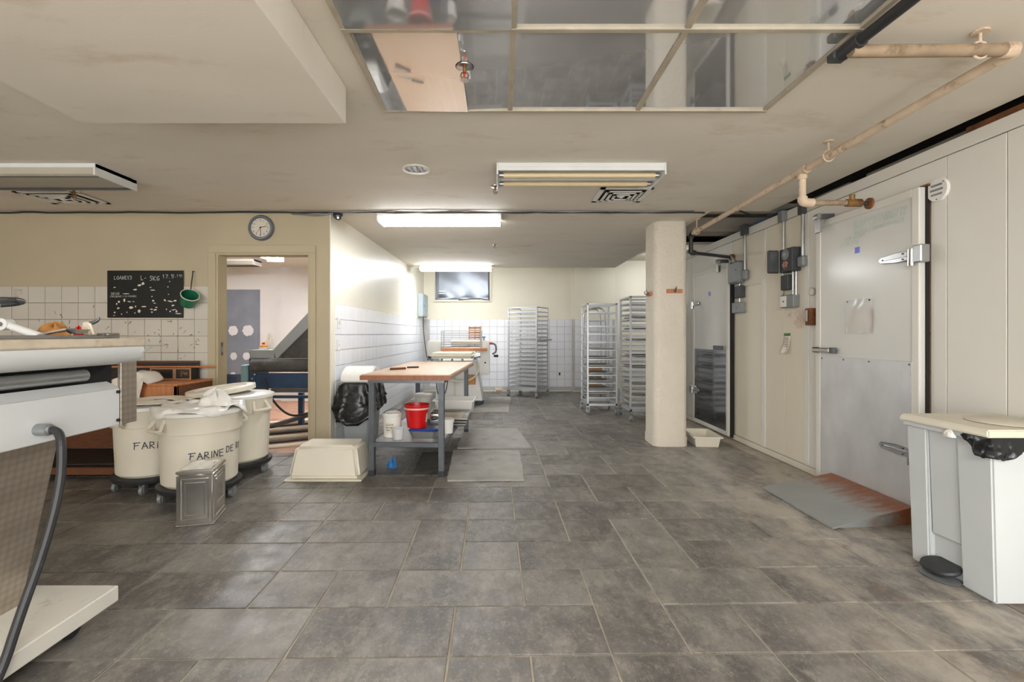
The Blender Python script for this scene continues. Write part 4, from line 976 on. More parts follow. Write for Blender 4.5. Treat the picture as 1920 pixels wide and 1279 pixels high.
def tub(name, label, loc, rz, lx, ly, h, tap, m, flip=False, cat='tub'):
    t = thing(name, label, cat, loc, rz)
    T = (-lx/2, lx/2, -ly/2, ly/2); Bm = (-lx/2+tap, lx/2-tap, -ly/2+tap, ly/2-tap)
    if flip:
        mb = MB().frustum(T, Bm, .012, h); mb.build('shell', m, t, bevel=.03, seg=3, smooth=50)
        MB().box(-lx/2-.02, lx/2+.02, -ly/2-.02, ly/2+.02, 0, .014).build('rim', m, t, bevel=.005, seg=2)
        MB().frustum((-lx/2+tap+.04, lx/2-tap-.04, -ly/2+tap+.03, ly/2-tap-.03), (-lx/2+tap+.045, lx/2-tap-.045, -ly/2+tap+.035, ly/2-tap-.035), h-.001, h+.004).build('base_panel', m, t, bevel=.002)
    else:
        MB().shellbox(T, Bm, 0, h, .008).build('shell', m, t, bevel=.003)
        mb = MB(); 
        for (a, b, c, d) in ((-lx/2-.018, lx/2+.018, -ly/2-.018, -ly/2+.004), (-lx/2-.018, lx/2+.018, ly/2-.004, ly/2+.018), (-lx/2-.018, -lx/2+.004, -ly/2, ly/2), (lx/2-.004, lx/2+.018, -ly/2, ly/2)): mb.box(a, b, c, d, h-.012, h+.002)
        mb.build('rim', m, t)
    return t
bt = tub('bus_tub', 'white plastic tub holding a bag at the far end of the table shelf', (-.53, 5.52, SZ), tr, .44, .36, .17, .03, 'plastic_white')
def crumple(cx, cy, z0, rx, ry, h, seed, n=16):
    r = random.Random(seed); ph = [r.uniform(0, 6) for _ in range(6)]
    def fn(u, v):
        a = 2*PI*u; s = math.sin(PI*v*.5)
        k = 1 + .16*math.sin(3*a+ph[0]+2*v) + .1*math.sin(7*a+ph[1]) + .07*math.sin(11*a+ph[2]+5*v)
        hh = h*math.cos(PI*v*.5) * (1 + .2*math.sin(5*a+ph[3]) + .12*math.sin(9*a+ph[4]))
        return (cx + rx*k*s*math.cos(a), cy + ry*k*s*math.sin(a), z0 + hh)
    return MB().grid(fn, n*2, n//2)
o = crumple(-.53, 5.52, SZ+.02, .15, .11, .09, 3).build('plastic_bag', 'film', smooth=70); tag(o, 'crumpled white plastic bag inside the tub under the table', 'bag')
def sheet_pan(label, loc, rz, lx=.46, ly=.66, group=None):
    t = thing('sheet_pan', label, 'baking tray', loc, rz, group=group)
    MB().shellbox((-lx/2, lx/2, -ly/2, ly/2), (-lx/2+.012, lx/2-.012, -ly/2+.012, ly/2-.012), 0, .024, .003).build('tray', 'pan', t)
    mb = MB()
    for (a, b, c, d) in ((-lx/2-.007, lx/2+.007, -ly/2-.007, -ly/2+.003), (-lx/2-.007, lx/2+.007, ly/2-.003, ly/2+.007), (-lx/2-.007, -lx/2+.003, -ly/2, ly/2), (lx/2-.003, lx/2+.007, -ly/2, ly/2)): mb.box(a, b, c, d, .02, .026)
    mb.build('rim', 'pan', t)
    return t
for k in range(3):
    sheet_pan(('lowest', 'middle', 'top')[k] + ' one of the sheet pans stacked on the table shelf', (-.55, 4.98, SZ+.002+k*.0265), math.radians(-3 + k*1.5), .42, .6, group='sheet pans stacked on the table shelf')
o = box('baking_paper', 'paper', None, -.72, -.4, 4.74, 5.2, SZ+.061, SZ+.0625); tag(o, 'sheet of baking paper in the top stacked pan', 'paper')
# blue rag on the floor
o = crumple(-.985, 4.27, .001, .045, .035, .07, 12).build('blue_cloth', 'blue_rag', smooth=70); tag(o, 'crumpled blue cloth on the floor under the table', 'cloth')

# ------------------------------------------------------------------ upturned tub
tub('upturned_tub', 'large cream plastic tub standing upside down by the work table', (-1.465, 4.07, 0), math.radians(0), .6, .4, .275, .045, 'plastic_cream', flip=True)

# ------------------------------------------------------------------ waste bin with black bag by the tiled wall
wb_ = thing('waste_bin', 'grey waste bin with a black liner bag and white hood by the tiled wall', 'waste bin', (-1.455, 4.93, 0))
MB().frustum((-.11, .11, -.2, .2), (-.145, .145, -.25, .25), 0, .72).build('body', 'bin_grey', wb_, bevel=.012, seg=2, smooth=40)
MB().frustum((-.155, .155, -.26, .26), (-.16, .16, -.265, .265), .7, .735).build('rim', 'steel', wb_, bevel=.005)
hp = [(-.24 + .0, .74)] + [(-.05 + .21*math.cos(a), .74 + .15*math.sin(a)) for a in [PI - k*PI/10 for k in range(11)]]
MB().prism([(-.02+.21*math.cos(PI-k*PI/12), .735+.145*math.sin(PI-k*PI/12)) for k in range(13)], -.155, .155, 'x').build('hood', 'plastic_white', wb_, bevel=.01, seg=2, smooth=40)
def bag(u, v):
    a = 2*PI*u
    e = .7; cx, sy = math.cos(a), math.sin(a)
    sq = lambda t, p: math.copysign(abs(t)**p, t)
    bx_, by_ = .168*sq(cx, .45), .272*sq(sy, .45)
    fold = (.045*abs(math.sin(6.5*a)) + .02*math.sin(17*a+2)) * v
    out = 1 + v*.16 + fold*1.6
    drop = .235*v*(1 + .22*math.cos(4*a+.4) + .35*max(0, math.cos(a+PI/2))**3)
    fr_ = max(0, -sy)**1.5
    return (bx_*(out + fr_*v*.5), by_*out, .728 - drop - .05*fr_*v*(1-abs(cx)) + .02*math.sin(PI*min(1, v*4)) + .008*math.sin(17*a)*v)
def crinkle(fn, sc, amp):
    def g(u, v):
        p = Vector(fn(u, v)); k = mnoise.noise_vector(p*sc) + .5*mnoise.noise_vector(p*sc*2.3)
        return tuple(p + k*amp*min(1, v*3))
    return g
MB().grid(crinkle(bag, 13, .022), 110, 18).build('liner_bag', 'bag_black', wb_, smooth=35, solid=.003)

# ------------------------------------------------------------------ anti-fatigue mats
def floor_mat_obj(label, pts, m, th=.014, z=0):
    mb = MB(); n = len(pts); r = random.Random(len(label)); q = []
    for k in range(n):                      # ragged edge
        a, b = pts[k], pts[(k+1) % n]; m_ = 22
        for i in range(m_):
            f = i/m_; q.append((a[0]+(b[0]-a[0])*f + r.uniform(-.005, .005), a[1]+(b[1]-a[1])*f + r.uniform(-.005, .005)))
    o = MB().prism(q, z+.001, z+th, 'z').build('floor_mat', m); return tag(o, label, 'mat')
F_ = lambda px, py: fl(px, py, .014)
floor_mat_obj('worn light grey mat in front of the right table legs', [F_(838, 900), F_(983, 899), F_(974, 844), F_(850, 844)], 'mat_light')
floor_mat_obj('dark grey mat edge lying under the work table', [F_(772, 890), F_(837, 891), F_(849, 846), F_(792, 848)], 'mat_shaded')
floor_mat_obj('pale grey mat beside the far table leg', [(-.46, 4.95), (.32, 4.97), (.215, 5.98), (-.46, 5.98)], 'mat_light')
floor_mat_obj('pale mat in front of the dough sheeter', [(-.5, 7.25), (.12, 7.25), (.15, 8.1), (-.3, 8.1)], 'mat_light')
floor_mat_obj('farthest pale mat by the alcove wall', [(-.25, 8.15), (.17, 8.15), (.2, 9.0), (-.2, 9.0)], 'mat_light')

# ------------------------------------------------------------------ flour bins on dollies
def flour_bin(label, loc, rz, R=.262, h=.51, text=None, a0=0, tz=.3, ts=.05, lid=True, hang=0):
    t = thing('flour_bin', label, 'bin', loc, rz, group='cream flour bins on dollies')
    zb = .125
    rb = R*.93
    if lid: MB().lathe([(.001, zb), (rb-.02, zb), (rb, zb+.02), (R-.004, zb+h-.12)], 48).build('body', 'plastic_cream', t, smooth=40)
    else: MB().lathe([(.001, zb), (rb-.02, zb), (rb, zb+.02), (R-.004, zb+h-.12), (R-.012, zb+h-.12), (rb-.01, zb+.03), (.001, zb+.03)], 48).build('body', 'plastic_cream', t, smooth=40)
    MB().lathe([(R-.006, zb+h-.13), (R+.012, zb+h-.125), (R+.016, zb+h-.01), (R+.022, zb+h), (R-.004, zb+h), (R-.008, zb+h-.1)], 48).build('collar', 'plastic_cream', t, smooth=40)
    for s in (-1, 1):
        hd = MB()
        a = s*1.0 if hang == 0 else hang + (0 if s > 0 else PI)
        for da in (-.2, .2):
            p0 = (math.sin(a+da)*(R+.01), -math.cos(a+da)*(R+.01)); p1 = (math.sin(a+da*1.25)*(R+.055), -math.cos(a+da*1.25)*(R+.055))
            hd.tube([(p0[0], p0[1], zb+h-.02), (p1[0], p1[1], zb+h-.09), (p0[0], p0[1], zb+h-.12)], .012, 6)
        hd.tube([(math.sin(a+da)*(R+.055), -math.cos(a+da)*(R+.055), zb+h-.095) for da in (-.25, -.12, 0, .12, .25)], .014, 8)
        hd.build('handle', 'plastic_cream', t, smooth=40)
    dl = MB().lathe([(.001, .085), (rb+.02, .085), (rb+.03, .1), (rb+.03, .122), (rb+.012, .126), (.001, .126)], 40).build('dolly', 'rubber', t, smooth=40)
    for k in range(5):
        a = 2*PI*k/5 + .35; x, y = math.sin(a)*(rb-.01), -math.cos(a)*(rb-.01)
        cs = MB().cyl((x-.012, y, .036), (x+.012, y, .036), .036, 18).build('caster', 'box_grey', dl, smooth=40)
        MB().box(x-.02, x-.014, y-.018, y+.018, .02, .088).box(x+.014, x+.02, y-.018, y+.018, .02, .088).build('caster_fork', 'steel', dl)
    if lid: MB().lathe([(R+.02, zb+h-.004), (R+.03, zb+h), (R+.03, zb+h+.022), (R+.01, zb+h+.03), (.001, zb+h+.034)], 48).build('lid', 'plastic_white', t, smooth=40)
    if text:
        def fn(u, v):
            rr_ = rb + (R-.004-rb)*((tz+v-zb-.02)/(h-.14)) + .0015
            a = a0 + u/rr_
            return (math.sin(a)*rr_, -math.cos(a)*rr_, tz+v)
        for wk, (word, du) in enumerate(text):
            lettering(word, ts, lambda u, v, du=du: fn(u+du, v+du*.06), .0065, .05).build('marker_writing', 'ink', t)
    return t
# angle 0 faces -Y; camera sees bins from the right
flour_bin('cream flour bin marked FARINE beside the steel machine', (-2.77, 3.75, 0), 0, text=(('FARINE', 0),), a0=.15, tz=.35, ts=.05, hang=-.3)
flour_bin('cream flour bin marked FARINE DE, nearest behind the tin', (-2.24, 3.5, 0), 0, text=(('FARINE', 0), ('DE', .235), ('RO', .335)), a0=.32, tz=.335, ts=.045, hang=-.5)
flour_bin('cream bin with its lid tipped on top beside the doorway', (-2.31, 4.12, 0), 0, h=.54, lid=True, hang=1.15)
t = thing('bin_lid', 'loose cream lid lying tilted on the bin by the doorway', 'lid', (-2.45, 4.12, .716), rot=(math.radians(2), math.radians(-6), .2))
MB().lathe([(.001, 0), (.24, 0), (.26, -.012), (.268, -.01), (.268, .012), (.25, .024), (.2, .028), (.19, .018), (.001, .018)], 44).build('disc', 'plastic_cream', t, smooth=40)
MB().lathe([(.255, .018), (.257, .028), (.266, .028), (.27, .012)], 44).build('rim', 'plastic_cream', t, smooth=40)
# plastic film over the bins
def film(u, v):
    a = 2*PI*u; r = .30*v*(1+.05*math.sin(5*a)+.03*math.sin(9*a))
    z = .678 + .012*math.sin(8*a+9*v)*v + (.0 if v < .93 else -.03*(1+math.sin(6*a)))
    return (-2.24 + r*math.cos(a), 3.5 + r*math.sin(a), z + .008)
o = MB().grid(film, 72, 14).build('plastic_film', 'film', smooth=70, solid=.0015); tag(o, 'white plastic film draped over the nearest flour bin', 'plastic film')
o = crumple(-2.12, 3.5, .684, .11, .09, .1, 21).build('plastic_bag', 'film', smooth=70); tag(o, 'bunched white plastic bag on the nearest flour bin', 'bag')
o = MB().grid(lambda u, v: (-2.77 + .28*math.sqrt(u)*math.cos(2*PI*v), 3.75 + .28*math.sqrt(u)*math.sin(2*PI*v), .682 + .008*math.sin(9*u+8*v)), 10, 40).build('paper_sheet', 'paper', smooth=70, solid=.002); tag(o, 'white floury paper covering the FARINE bin by the machine', 'paper')
o = MB().grid(lambda u, v: (-2.55 + .12*u + .02*math.sin(9*v), 3.42 + .03*math.sin(5*v+3*u) + .02*u, .68 - .16*v + .0*u), 8, 10).build('plastic_film', 'clear', smooth=70); tag(o, 'clear plastic flap hanging between the two FARINE bins', 'plastic film')

# ------------------------------------------------------------------ tin
tin = thing('steel_tin', 'shiny square metal tin with embossed panels in front of the flour bins', 'tin', (-1.965, 3.085, 0), math.radians(16))
a, b, h = .105, .135, .352
box('body', 'tin', tin, -a, a, -b, b, .004, h-.022, bevel=.012, seg=3, smooth=40)
def bead(nrm, x0, x1, z0, z1, off):
    pts = [(x0, z0), (x1, z0), (x1, z1), (x0, z1), (x0, z0)]
    P3 = [(p[0], -off, p[1]) if nrm == 'y' else (off, p[0], p[1]) for p in pts]
    mb = MB()
    for p, q in zip(P3[:-1], P3[1:]): mb.cyl(p, q, .0045, 6)
    mb.build('embossed_bead', 'tin', tin, smooth=60)
bead('y', -.075, .075, .045, .30, b); bead('y', -.055, .055, .07, .275, b)
bead('x', -.1, .1, .045, .30, a); bead('x', -.075, .075, .12, .275, a)
box('top_rim', 'tin', tin, -a-.002, a+.002, -b-.002, b+.002, h-.022, h, bevel=.006, seg=2, smooth=40)
box('bottom_rim', 'tin', tin, -a-.002, a+.002, -b-.002, b+.002, 0, .014, bevel=.004)
MB().grid(lambda u, v: (-.085+.17*u, -.115+.23*v, h+.0015+.003*math.sin(13*u+4*v)*math.sin(7*v)), 12, 12).build('lid_film', 'film', tin, smooth=70)

# ------------------------------------------------------------------ big dough machine at the left
dm = thing('dough_machine', 'large white steel dough machine with a cream top at the left edge', 'bakery machine', (-2.2, 1.4, 0))
pl = box('platform', 'platform', dm, -2.75, -1.615, .2, 1.985, .085, .15, w=True, bevel=.004)
for x, y in ((-1.72, 1.87), (-2.6, 1.87), (-1.72, .4), (-2.6, .4)):
    MB().cyl((x-.015, y, .042), (x+.015, y, .042), .042, 18).build('caster', 'rubber', dm, w=True, smooth=40)
    box('caster_fork', 'steel_dark', dm, x-.024, x+.024, y-.02, y+.02, .05, .085, w=True)
MB().add([(-1.885, .5, .15), (-1.885, 1.845, .15), (-2.5, 1.845, .15), (-2.5, .5, .15), (-1.76, .4, .806), (-1.76, 1.87, .806), (-2.55, 1.87, .806), (-2.55, .4, .806)],
         [(3,2,1,0),(4,5,6,7),(0,1,5,4),(1,2,6,5),(2,3,7,6),(3,0,4,7)]).build('pedestal', 'swirl', dm, w=True)
box('pedestal_seam', 'dark_gap', dm, -1.856, -1.853, 1.70, 1.705, .3, .55, w=True)
box('side_panel', 'machine_white', dm, -2.6, -1.70, .3, 2.095, .806, .972, w=True, bevel=.004)
MB().add([(-1.70, .3, .972), (-1.70, 2.095, .972), (-1.76, 2.095, 1.0), (-1.76, .3, 1.0), (-1.9, .3, .97), (-1.9, 2.095, .97)], [(0,1,2,3), (3,2,5,4), (0,3,4), (1,5,2)]).build('sloped_ledge', 'machine_white', dm, w=True)
for z in (.83, .955): MB().cyl((-1.70, 2.08, z), (-1.69, 2.08, z), .007, 8).build('screw', 'dark_gap', dm, w=True)
box('inner_body', 'dark_gap', dm, -2.6, -1.80, .3, 2.17, .97, 1.07, w=True)
MB().cyl((-1.775, .3, 1.035), (-1.775, 2.0, 1.035), .026, 14).build('guide_rail', 'steel', dm, w=True, smooth=40)
MB().cyl((-1.82, 1.93, 1.03), (-1.77, 1.93, 1.03), .02, 12).build('rail_stop', 'chrome', dm, w=True, smooth=40)
box('corner_guard', 'swirl', dm, -1.714, -1.698, 2.098, 2.19, .806, 1.11, w=True, bevel=.002)
prof = [(-1.66, 1.155), (-1.655, 1.13), (-1.66, 1.105), (-1.69, 1.085), (-1.76, 1.072), (-1.88, 1.068), (-2.6, 1.068), (-2.6, 1.155)]
prof = [(-1.648, 1.155), (-1.642, 1.135), (-1.648, 1.11), (-1.668, 1.092), (-1.71, 1.078), (-1.80, 1.07), (-2.6, 1.07), (-2.6, 1.155)]
MB().prism(prof, .2, 2.165, 'y').build('curved_hood', 'machine_white', dm, w=True, smooth=40)
box('top_slab', 'machine_cream', dm, -2.6, -1.642, .2, 2.17, 1.156, 1.192, w=True, bevel=.006)
box('top_tray', 'steel', dm, -2.5, -1.72, .4, 2.12, 1.193, 1.206, w=True, bevel=.002)
box('tray_clip', 'chrome', dm, -1.76, -1.70, 2.03, 2.10, 1.204, 1.216, w=True, bevel=.005)
MB().cyl((-1.66, 2.15, 1.158), (-1.56, 2.165, 1.158), .003, 6).build('wire_stop', 'steel', dm, w=True)
MB().cyl((-1.655, 2.15, 1.115), (-1.605, 2.16, 1.155), .003, 6).build('wire_stop', 'steel', dm, w=True)
# pivot arm + hand wheel
arm0, arm1 = at(10, 608, 1.9), at(85, 634, 1.9)
MB().cyl(arm0, arm1, .016, 10).build('lever_arm', 'white_metal', dm, w=True, smooth=40)
MB().cyl(arm0 + Vector((0, -.018, 0)), arm0 + Vector((0, .018, 0)), .024, 16).build('lever_pivot', 'white_metal', dm, w=True, smooth=40)
MB().cyl(arm0 + Vector((0, -.019, 0)), arm0 + Vector((0, -.022, 0)), .009, 10).build('lever_bolt', 'steel_dark', dm, w=True)
MB().cyl(arm0 + Vector((-.06, 0, -.03)), arm0 + Vector((-.04, 0, .12)), .018, 10).build('upright_post', 'white_metal', dm, w=True, smooth=40)
wc = at(-14, 567, 1.9)
MB().tube([(wc.x + .085*math.cos(a), wc.y + .085*math.sin(a), wc.z + .01*math.cos(a)) for a in [k*2*PI/24 for k in range(25)]], .011, 8).build('handwheel', 'steel_dark', dm, w=True, smooth=50)
MB().cyl((wc.x, wc.y, wc.z-.09), (wc.x, wc.y, wc.z+.01), .014, 10).build('handwheel_hub', 'steel_dark', dm, w=True)
MB().cyl((wc.x-.085, wc.y, wc.z), (wc.x+.085, wc.y, wc.z), .008, 8).build('handwheel_spoke', 'steel_dark', dm, w=True)
# gland + power cable
gp = Vector((-1.70, 1.70*880/869, 0)); gp.z = H - (806-627)*gp.y/880
MB().cyl((-1.70, gp.y, gp.z), (-1.655, gp.y, gp.z), .022, 12).build('cable_gland', 'box_grey', dm, w=True, smooth=30)
MB().cyl((-1.665, gp.y, gp.z), (-1.645, gp.y, gp.z), .018, 12).build('gland_nut', 'steel', dm, w=True, smooth=30)
o = MB().tube([(-1.66, gp.y, gp.z), (-1.62, gp.y, gp.z-.005), (-1.59, gp.y-.02, gp.z-.06), (-1.578, gp.y-.04, gp.z-.2), (-1.58, gp.y-.1, gp.z-.4), (-1.59, gp.y-.17, gp.z-.58), (-1.60, gp.y-.22, .12), (-1.605, gp.y-.3, .02), (-1.7, gp.y-.6, .018), (-1.8, .6, .018)], .0145, 10, smooth=2).build('power_cable', 'rubber'); tag(o, 'thick black power cable hanging from the dough machine to the floor', 'cable')
# things on the machine
SZ2 = 1.2065
p = at(101, 620, 2.0); o = crumple(p.x, 2.0, SZ2, .055, .05, .045, 31).build('brown_bag', 'bag_brown', smooth=60); tag(o, 'crumpled brown paper bag on top of the dough machine', 'paper bag')
p = at(120, 622, 1.9)
t = thing('metal_scoop', 'shiny metal scoop lying on the dough machine top', 'scoop', (p.x, 1.9, SZ2), 0)
MB().add([(-.09, -.02, .0), (-.09, .02, .0), (.03, .025, .022), (.03, -.025, .022), (-.09, -.02, .004), (-.09, .02, .004), (.03, .025, .028), (.03, -.025, .028)], [(0,1,2,3),(4,5,6,7),(0,1,5,4),(1,2,6,5),(2,3,7,6),(3,0,4,7)]).build('handle', 'steel', t)
MB().lathe([(.001, .0), (.025, .004), (.035, .018), (.033, .019), (.022, .006), (.001, .003)], 20, (.055, 0, .004), 1.3, .8).build('bowl', 'chrome', t, smooth=60)
p = at(146, 612, 1.95); o = crumple(p.x, 1.95, SZ2, .016, .014, .033, 33, 10).build('red_wrapper', 'red', smooth=60); tag(o, 'tiny red scrap of wrapper beside the scoop on the machine', 'wrapper')
p = at(167, 615, 2.0)
t = thing('wooden_scraper', 'wooden block with a curved dark blade on the machine top', 'scraper', (p.x, 2.0, SZ2))
MB().add([(-.018, -.02, 0), (.02, -.02, 0), (.02, .02, 0), (-.018, .02, 0), (-.016, -.015, .055), (.008, -.015, .058), (.008, .015, .058), (-.016, .015, .055)], [(3,2,1,0),(4,5,6,7),(0,1,5,4),(1,2,6,5),(2,3,7,6),(3,0,4,7)]).build('block', 'machine_cream', t, bevel=.003)
MB().tube([(-.005, 0, .052), (.015, 0, .052), (.035, 0, .06), (.045, 0, .075)], [.006, .008, .007, .003], 8, smooth=1).build('blade', 'steel_dark', t, smooth=60)
MB().cyl((.012, -.01, .05), (.028, -.01, .002), .005, 8).build('prop', 'plastic_cream', t)

# ------------------------------------------------------------------ wooden counter by the left wall
ct = thing('wooden_counter', 'old wooden counter with an open base against the tiled left wall', 'counter', (-3.6, 4.35, 0))
box('top', 'wood_orange', ct, -5.0, -2.84, 4.12, 4.63, .755, .775, w=True, bevel=.003)
box('drawer_front', 'wood_orange', ct, -3.38, -2.84, 4.12, 4.14, .5, .754, w=True, bevel=.003)
box('back_panel', 'wood_dark', ct, -5.0, -2.84, 4.58, 4.62, .1, .755, w=True)
for x in (-4.35, -3.62): box('back_batten', 'wood_dark', ct, x, x+.04, 4.56, 4.58, .12, .755, w=True)
for x in (-5.0, -2.87): box('side_panel', 'wood_dark', ct, x, x+.03, 4.12, 4.58, 0, .755, w=True)
box('bottom_shelf', 'wood_black', ct, -4.97, -3.08, 3.93, 4.58, .07, .095, w=True)
box('shelf_lip', 'wood_dark', ct, -4.97, -3.08, 3.9, 3.93, .04, .1, w=True, bevel=.004)
o = MB().add([(-3.75, 3.98, .1), (-3.2, 4.0, .1), (-3.2, 4.5, .13), (-3.35, 4.5, .13), (-3.75, 3.98, .11), (-3.2, 4.0, .11), (-3.2, 4.5, .14), (-3.35, 4.5, .14)], [(0,1,2,3),(4,5,6,7),(0,1,5,4),(1,2,6,5),(2,3,7,6),(3,0,4,7)]).build('dark_tray', 'wood_black'); tag(o, 'flat dark tray lying on the bottom shelf of the counter', 'tray')
db = thing('display_board', 'long dark board leaning behind the sign boxes on the counter', 'board', (-3.2, 4.62, .776))
box('panel', 'wood_black', db, -3.9, -2.96, 4.6, 4.615, .776, .95, w=True, bevel=.002); box('top_lip', 'wood_dark', db, -3.9, -2.96, 4.595, 4.6, .935, .95, w=True)
for k, (x0, x1, tx, lab) in enumerate(((-3.36, -3.13, 'M', 'dark sign box marked M on the counter behind the cloth'), (-3.125, -2.97, 'P', 'dark sign box with a pale frame at the end of the counter'))):
    t = thing('sign_box', lab, 'box', ((x0+x1)/2, 4.5, .776))
    box('front', 'wood_black', t, x0, x1, 4.5, 4.59, .776, .885, w=True)
    MB().box(x0, x1, 4.494, 4.5, .776, .786).box(x0, x1, 4.494, 4.5, .876, .886).box(x0, x0+.01, 4.494, 4.5, .786, .876).box(x1-.01, x1, 4.494, 4.5, .786, .876).build('frame', 'card', t, w=True)
    lettering(tx, .05, lambda u, v, x0=x0: (x0+.06*(2-k if False else 1)+u, 4.4985, .805+v), .008).build('painted_letter', 'brass', t, w=True)
    if k == 1:
        box('plate', 'brass', t, x0+.09, x0+.12, 4.4975, 4.5, .82, .845, w=True)
o = MB().cyl((-3.75, 4.5, .897), (-2.76, 4.54, .897), .009, 10).build('wooden_stick', 'wood_orange', smooth=40); tag(o, 'long thin wooden stick resting across the sign boxes', 'stick')
def towel(u, v):
    x = -3.42 + .3*u + .03*math.sin(6*v); d = v
    if d < .4: return (x, 4.35 - .25*d/.4, .79 + .10*math.sin(PI*u)*(1-.5*d) + .018*math.sin(9*u+4*d))
    return (x + .04*(d-.4), 4.10 - .02*math.sin(7*u)-.02, .80 + .07*math.sin(PI*u)*(1-d) - .52*(d-.4) + .012*math.sin(8*u))
o = MB().grid(towel, 26, 24).build('cloth_towel', 'cloth', smooth=70, solid=.004); tag(o, 'off white cloth towel draped over the counter front', 'towel')
o = MB().grid(lambda u, v: (-3.02 + .16*u + .01*math.sin(8*v), 3.99+.02*math.sin(7*u+3*v)+.02*u, .60 - .19*v*(1-.5*abs(u-.4)) ), 8, 10).build('plastic_bag', 'film', smooth=70, solid=.002); tag(o, 'pale plastic bag hanging under the machine corner', 'bag')

# ------------------------------------------------------------------ things on the left wall
bx0, bz0 = at(204, 596, YW-.012), None
t = thing('chalkboard', 'black chalkboard with white chalk writing and torn paper scraps', 'chalkboard', (-3.5, YW-.009, 1.36))
x0, x1, z0, z1 = -3.884, -3.134, 1.374, 1.84
box('panel', 'board', t, x0, x1, YW-.02, YW-.0092, z0, z1, w=True, bevel=.002)
YT = YW-.0206
for tx, px, py, s in (('LOANES3', 214, 524, .032), ('L', 264, 525, .042), ('-', 270, 525, .042), ('5KG', 281, 526, .042), ('17.5', 305, 522, .036), ('1.191', 324, 520, .026), ('381U8', 208, 553, .022), ('CHOCOBANE X 50 PANIERS', 206.5, 557.5, .0155)):
    p = at(px, py, YT)
    lettering(tx, s, lambda u, v, p=p: (p.x+u, YT, p.z+v+.01*u), s*.1, .07, .8).build('chalk_writing', 'chalk', t, w=True)
for k, (px, py, wpx, hpx, a) in enumerate(((261,535,7,4,.1),(268,532,7,5,.5),(253,543,7,3,0),(215,539,5,2,.1),(286,544,12,2.2,.05),(237,551,13,1.6,0),(282,539,4,2,0),(223,566,5,5,.4),(233,563,4,7,-.1),(242,565.5,8,2,-.1),(250,565.5,4,1.5,0),(246,577,9,5,0),(254,575,3,4,.2),(261,584,6,7,-.2),(270,575,10,2.4,.05),(287,564,4,4,.5),(290,568.5,6,1.6,0),(284,580,6,2,0),(291,581,8,3,.1),(293,576.5,5,2,0),(309,563,5,3,-.5),(319,565,12,2.4,-.2),(328,564,6,4,.3),(324,573,6,3,.2),(326,581,9,2,.1),(331,584,4,4,.2),(334,588,13,2,-.05),(319,584,3,3,0),(312,580,3,3,0),(215,586,4,3,0),(214,591.5,5,1.6,0),(222,578,6,4,.3),(219,570,3,4,0),(228,589,2.5,2.5,0),(238,585.5,2.5,2,0),(253,587,3,2,0),(285,585.5,3,3,0),(315,538,2.4,2.4,0),(318,528,2.4,2,0),(285,556,3,2,0),(316,552,2.4,2,0))):
    p = at(px, py, YT); sx, sz = wpx*YT/880/2, hpx*YT/880/2; r = random.Random(k)
    q = []
    for i in range(7):
        aa = 2*PI*i/7; e = r.uniform(.7, 1.15); X, Z = sx*e*math.cos(aa), sz*e*math.sin(aa)
        q.append((p.x + X*math.cos(a)-Z*math.sin(a), p.z + X*math.sin(a)+Z*math.cos(a)))
    MB().prism(q, YT-.0006, YW-.0198, 'y').build('paper_scrap', 'paper' if k % 3 else 'chalk', t, w=True)
# green scoop hanging
gc = at(354, 562, YW-.1)
t = thing('hanging_scoop', 'green enamel measuring cup hanging by its long handle beside the chalkboard', 'scoop', (gc.x, gc.y, gc.z), rot=(math.radians(30), math.radians(38), 0))
MB().lathe([(.001, -.06), (.062, -.06), (.078, .06), (.075, .06), (.059, -.055), (.001, -.055)], 32).build('cup', 'green_cup', t, smooth=40)
MB().lathe([(.076, .056), (.081, .058), (.081, .064), (.074, .064)], 32).build('rim', 'plastic_cream', t, smooth=40)
hp0 = at(357, 547, YW-.06); hp1 = at(362, 508, YW-.025)
MB().tube([hp0, hp0.lerp(hp1, .5), hp1], .005, 8).build('handle', 'pipe_black', t, w=True, smooth=50)
MB().cyl(hp1 + Vector((0, -.012, -.004)), (hp1.x, YW, hp1.z-.004), .004, 8).build('nail', 'steel_dark', t, w=True)
# clock
cc = at(491, 428, YW)
t = thing('wall_clock', 'round grey wall clock above the doorway', 'clock', (cc.x, YW, cc.z))
def ylathe(prof, n=44):
    mb = MB().lathe(prof, n); mb.v = [(x, -z, y) for x, y, z in mb.v]; return mb
ylathe([(.001, 0), (.125, 0), (.127, .02), (.115, .038), (.1, .04), (.092, .026), (.001, .026)]).build('rim', 'clock_rim', t, smooth=40)
ylathe([(.001, .0262), (.092, .0262), (.092, .0275), (.001, .0275)]).build('dial', 'clock_face', t)
for n_ in range(1, 13):
    a = PI/2 - n_*PI/6; s = str(n_); w_ = .0075*len(s)
    lettering(s, .017, lambda u, v, a=a, w_=w_: (.074*math.cos(a)-w_+u, -.0279, .074*math.sin(a)-.008+v), .0028, 0).build('numeral', 'ink', t)
def hand(ang, l, wv, nm):
    a = PI/2 - ang; d = Vector((math.cos(a), 0, math.sin(a))); n = Vector((-d.z, 0, d.x))
    q = [d*-.012+n*wv, d*-.012-n*wv, d*l-n*wv*.6, d*l+n*wv*.6]
    MB().add([(p.x, -.03, p.z) for p in q] + [(p.x, -.032, p.z) for p in q], [(0,1,2,3),(4,5,6,7)] + [(k,(k+1)%4,4+(k+1)%4,4+k) for k in range(4)]).build(nm, 'cable_black', t)
hand(math.radians(77), .062, .0032, 'hour_hand'); hand(math.radians(177), .078, .0026, 'minute_hand'); hand(math.radians(215), .08, .0008, 'second_hand')
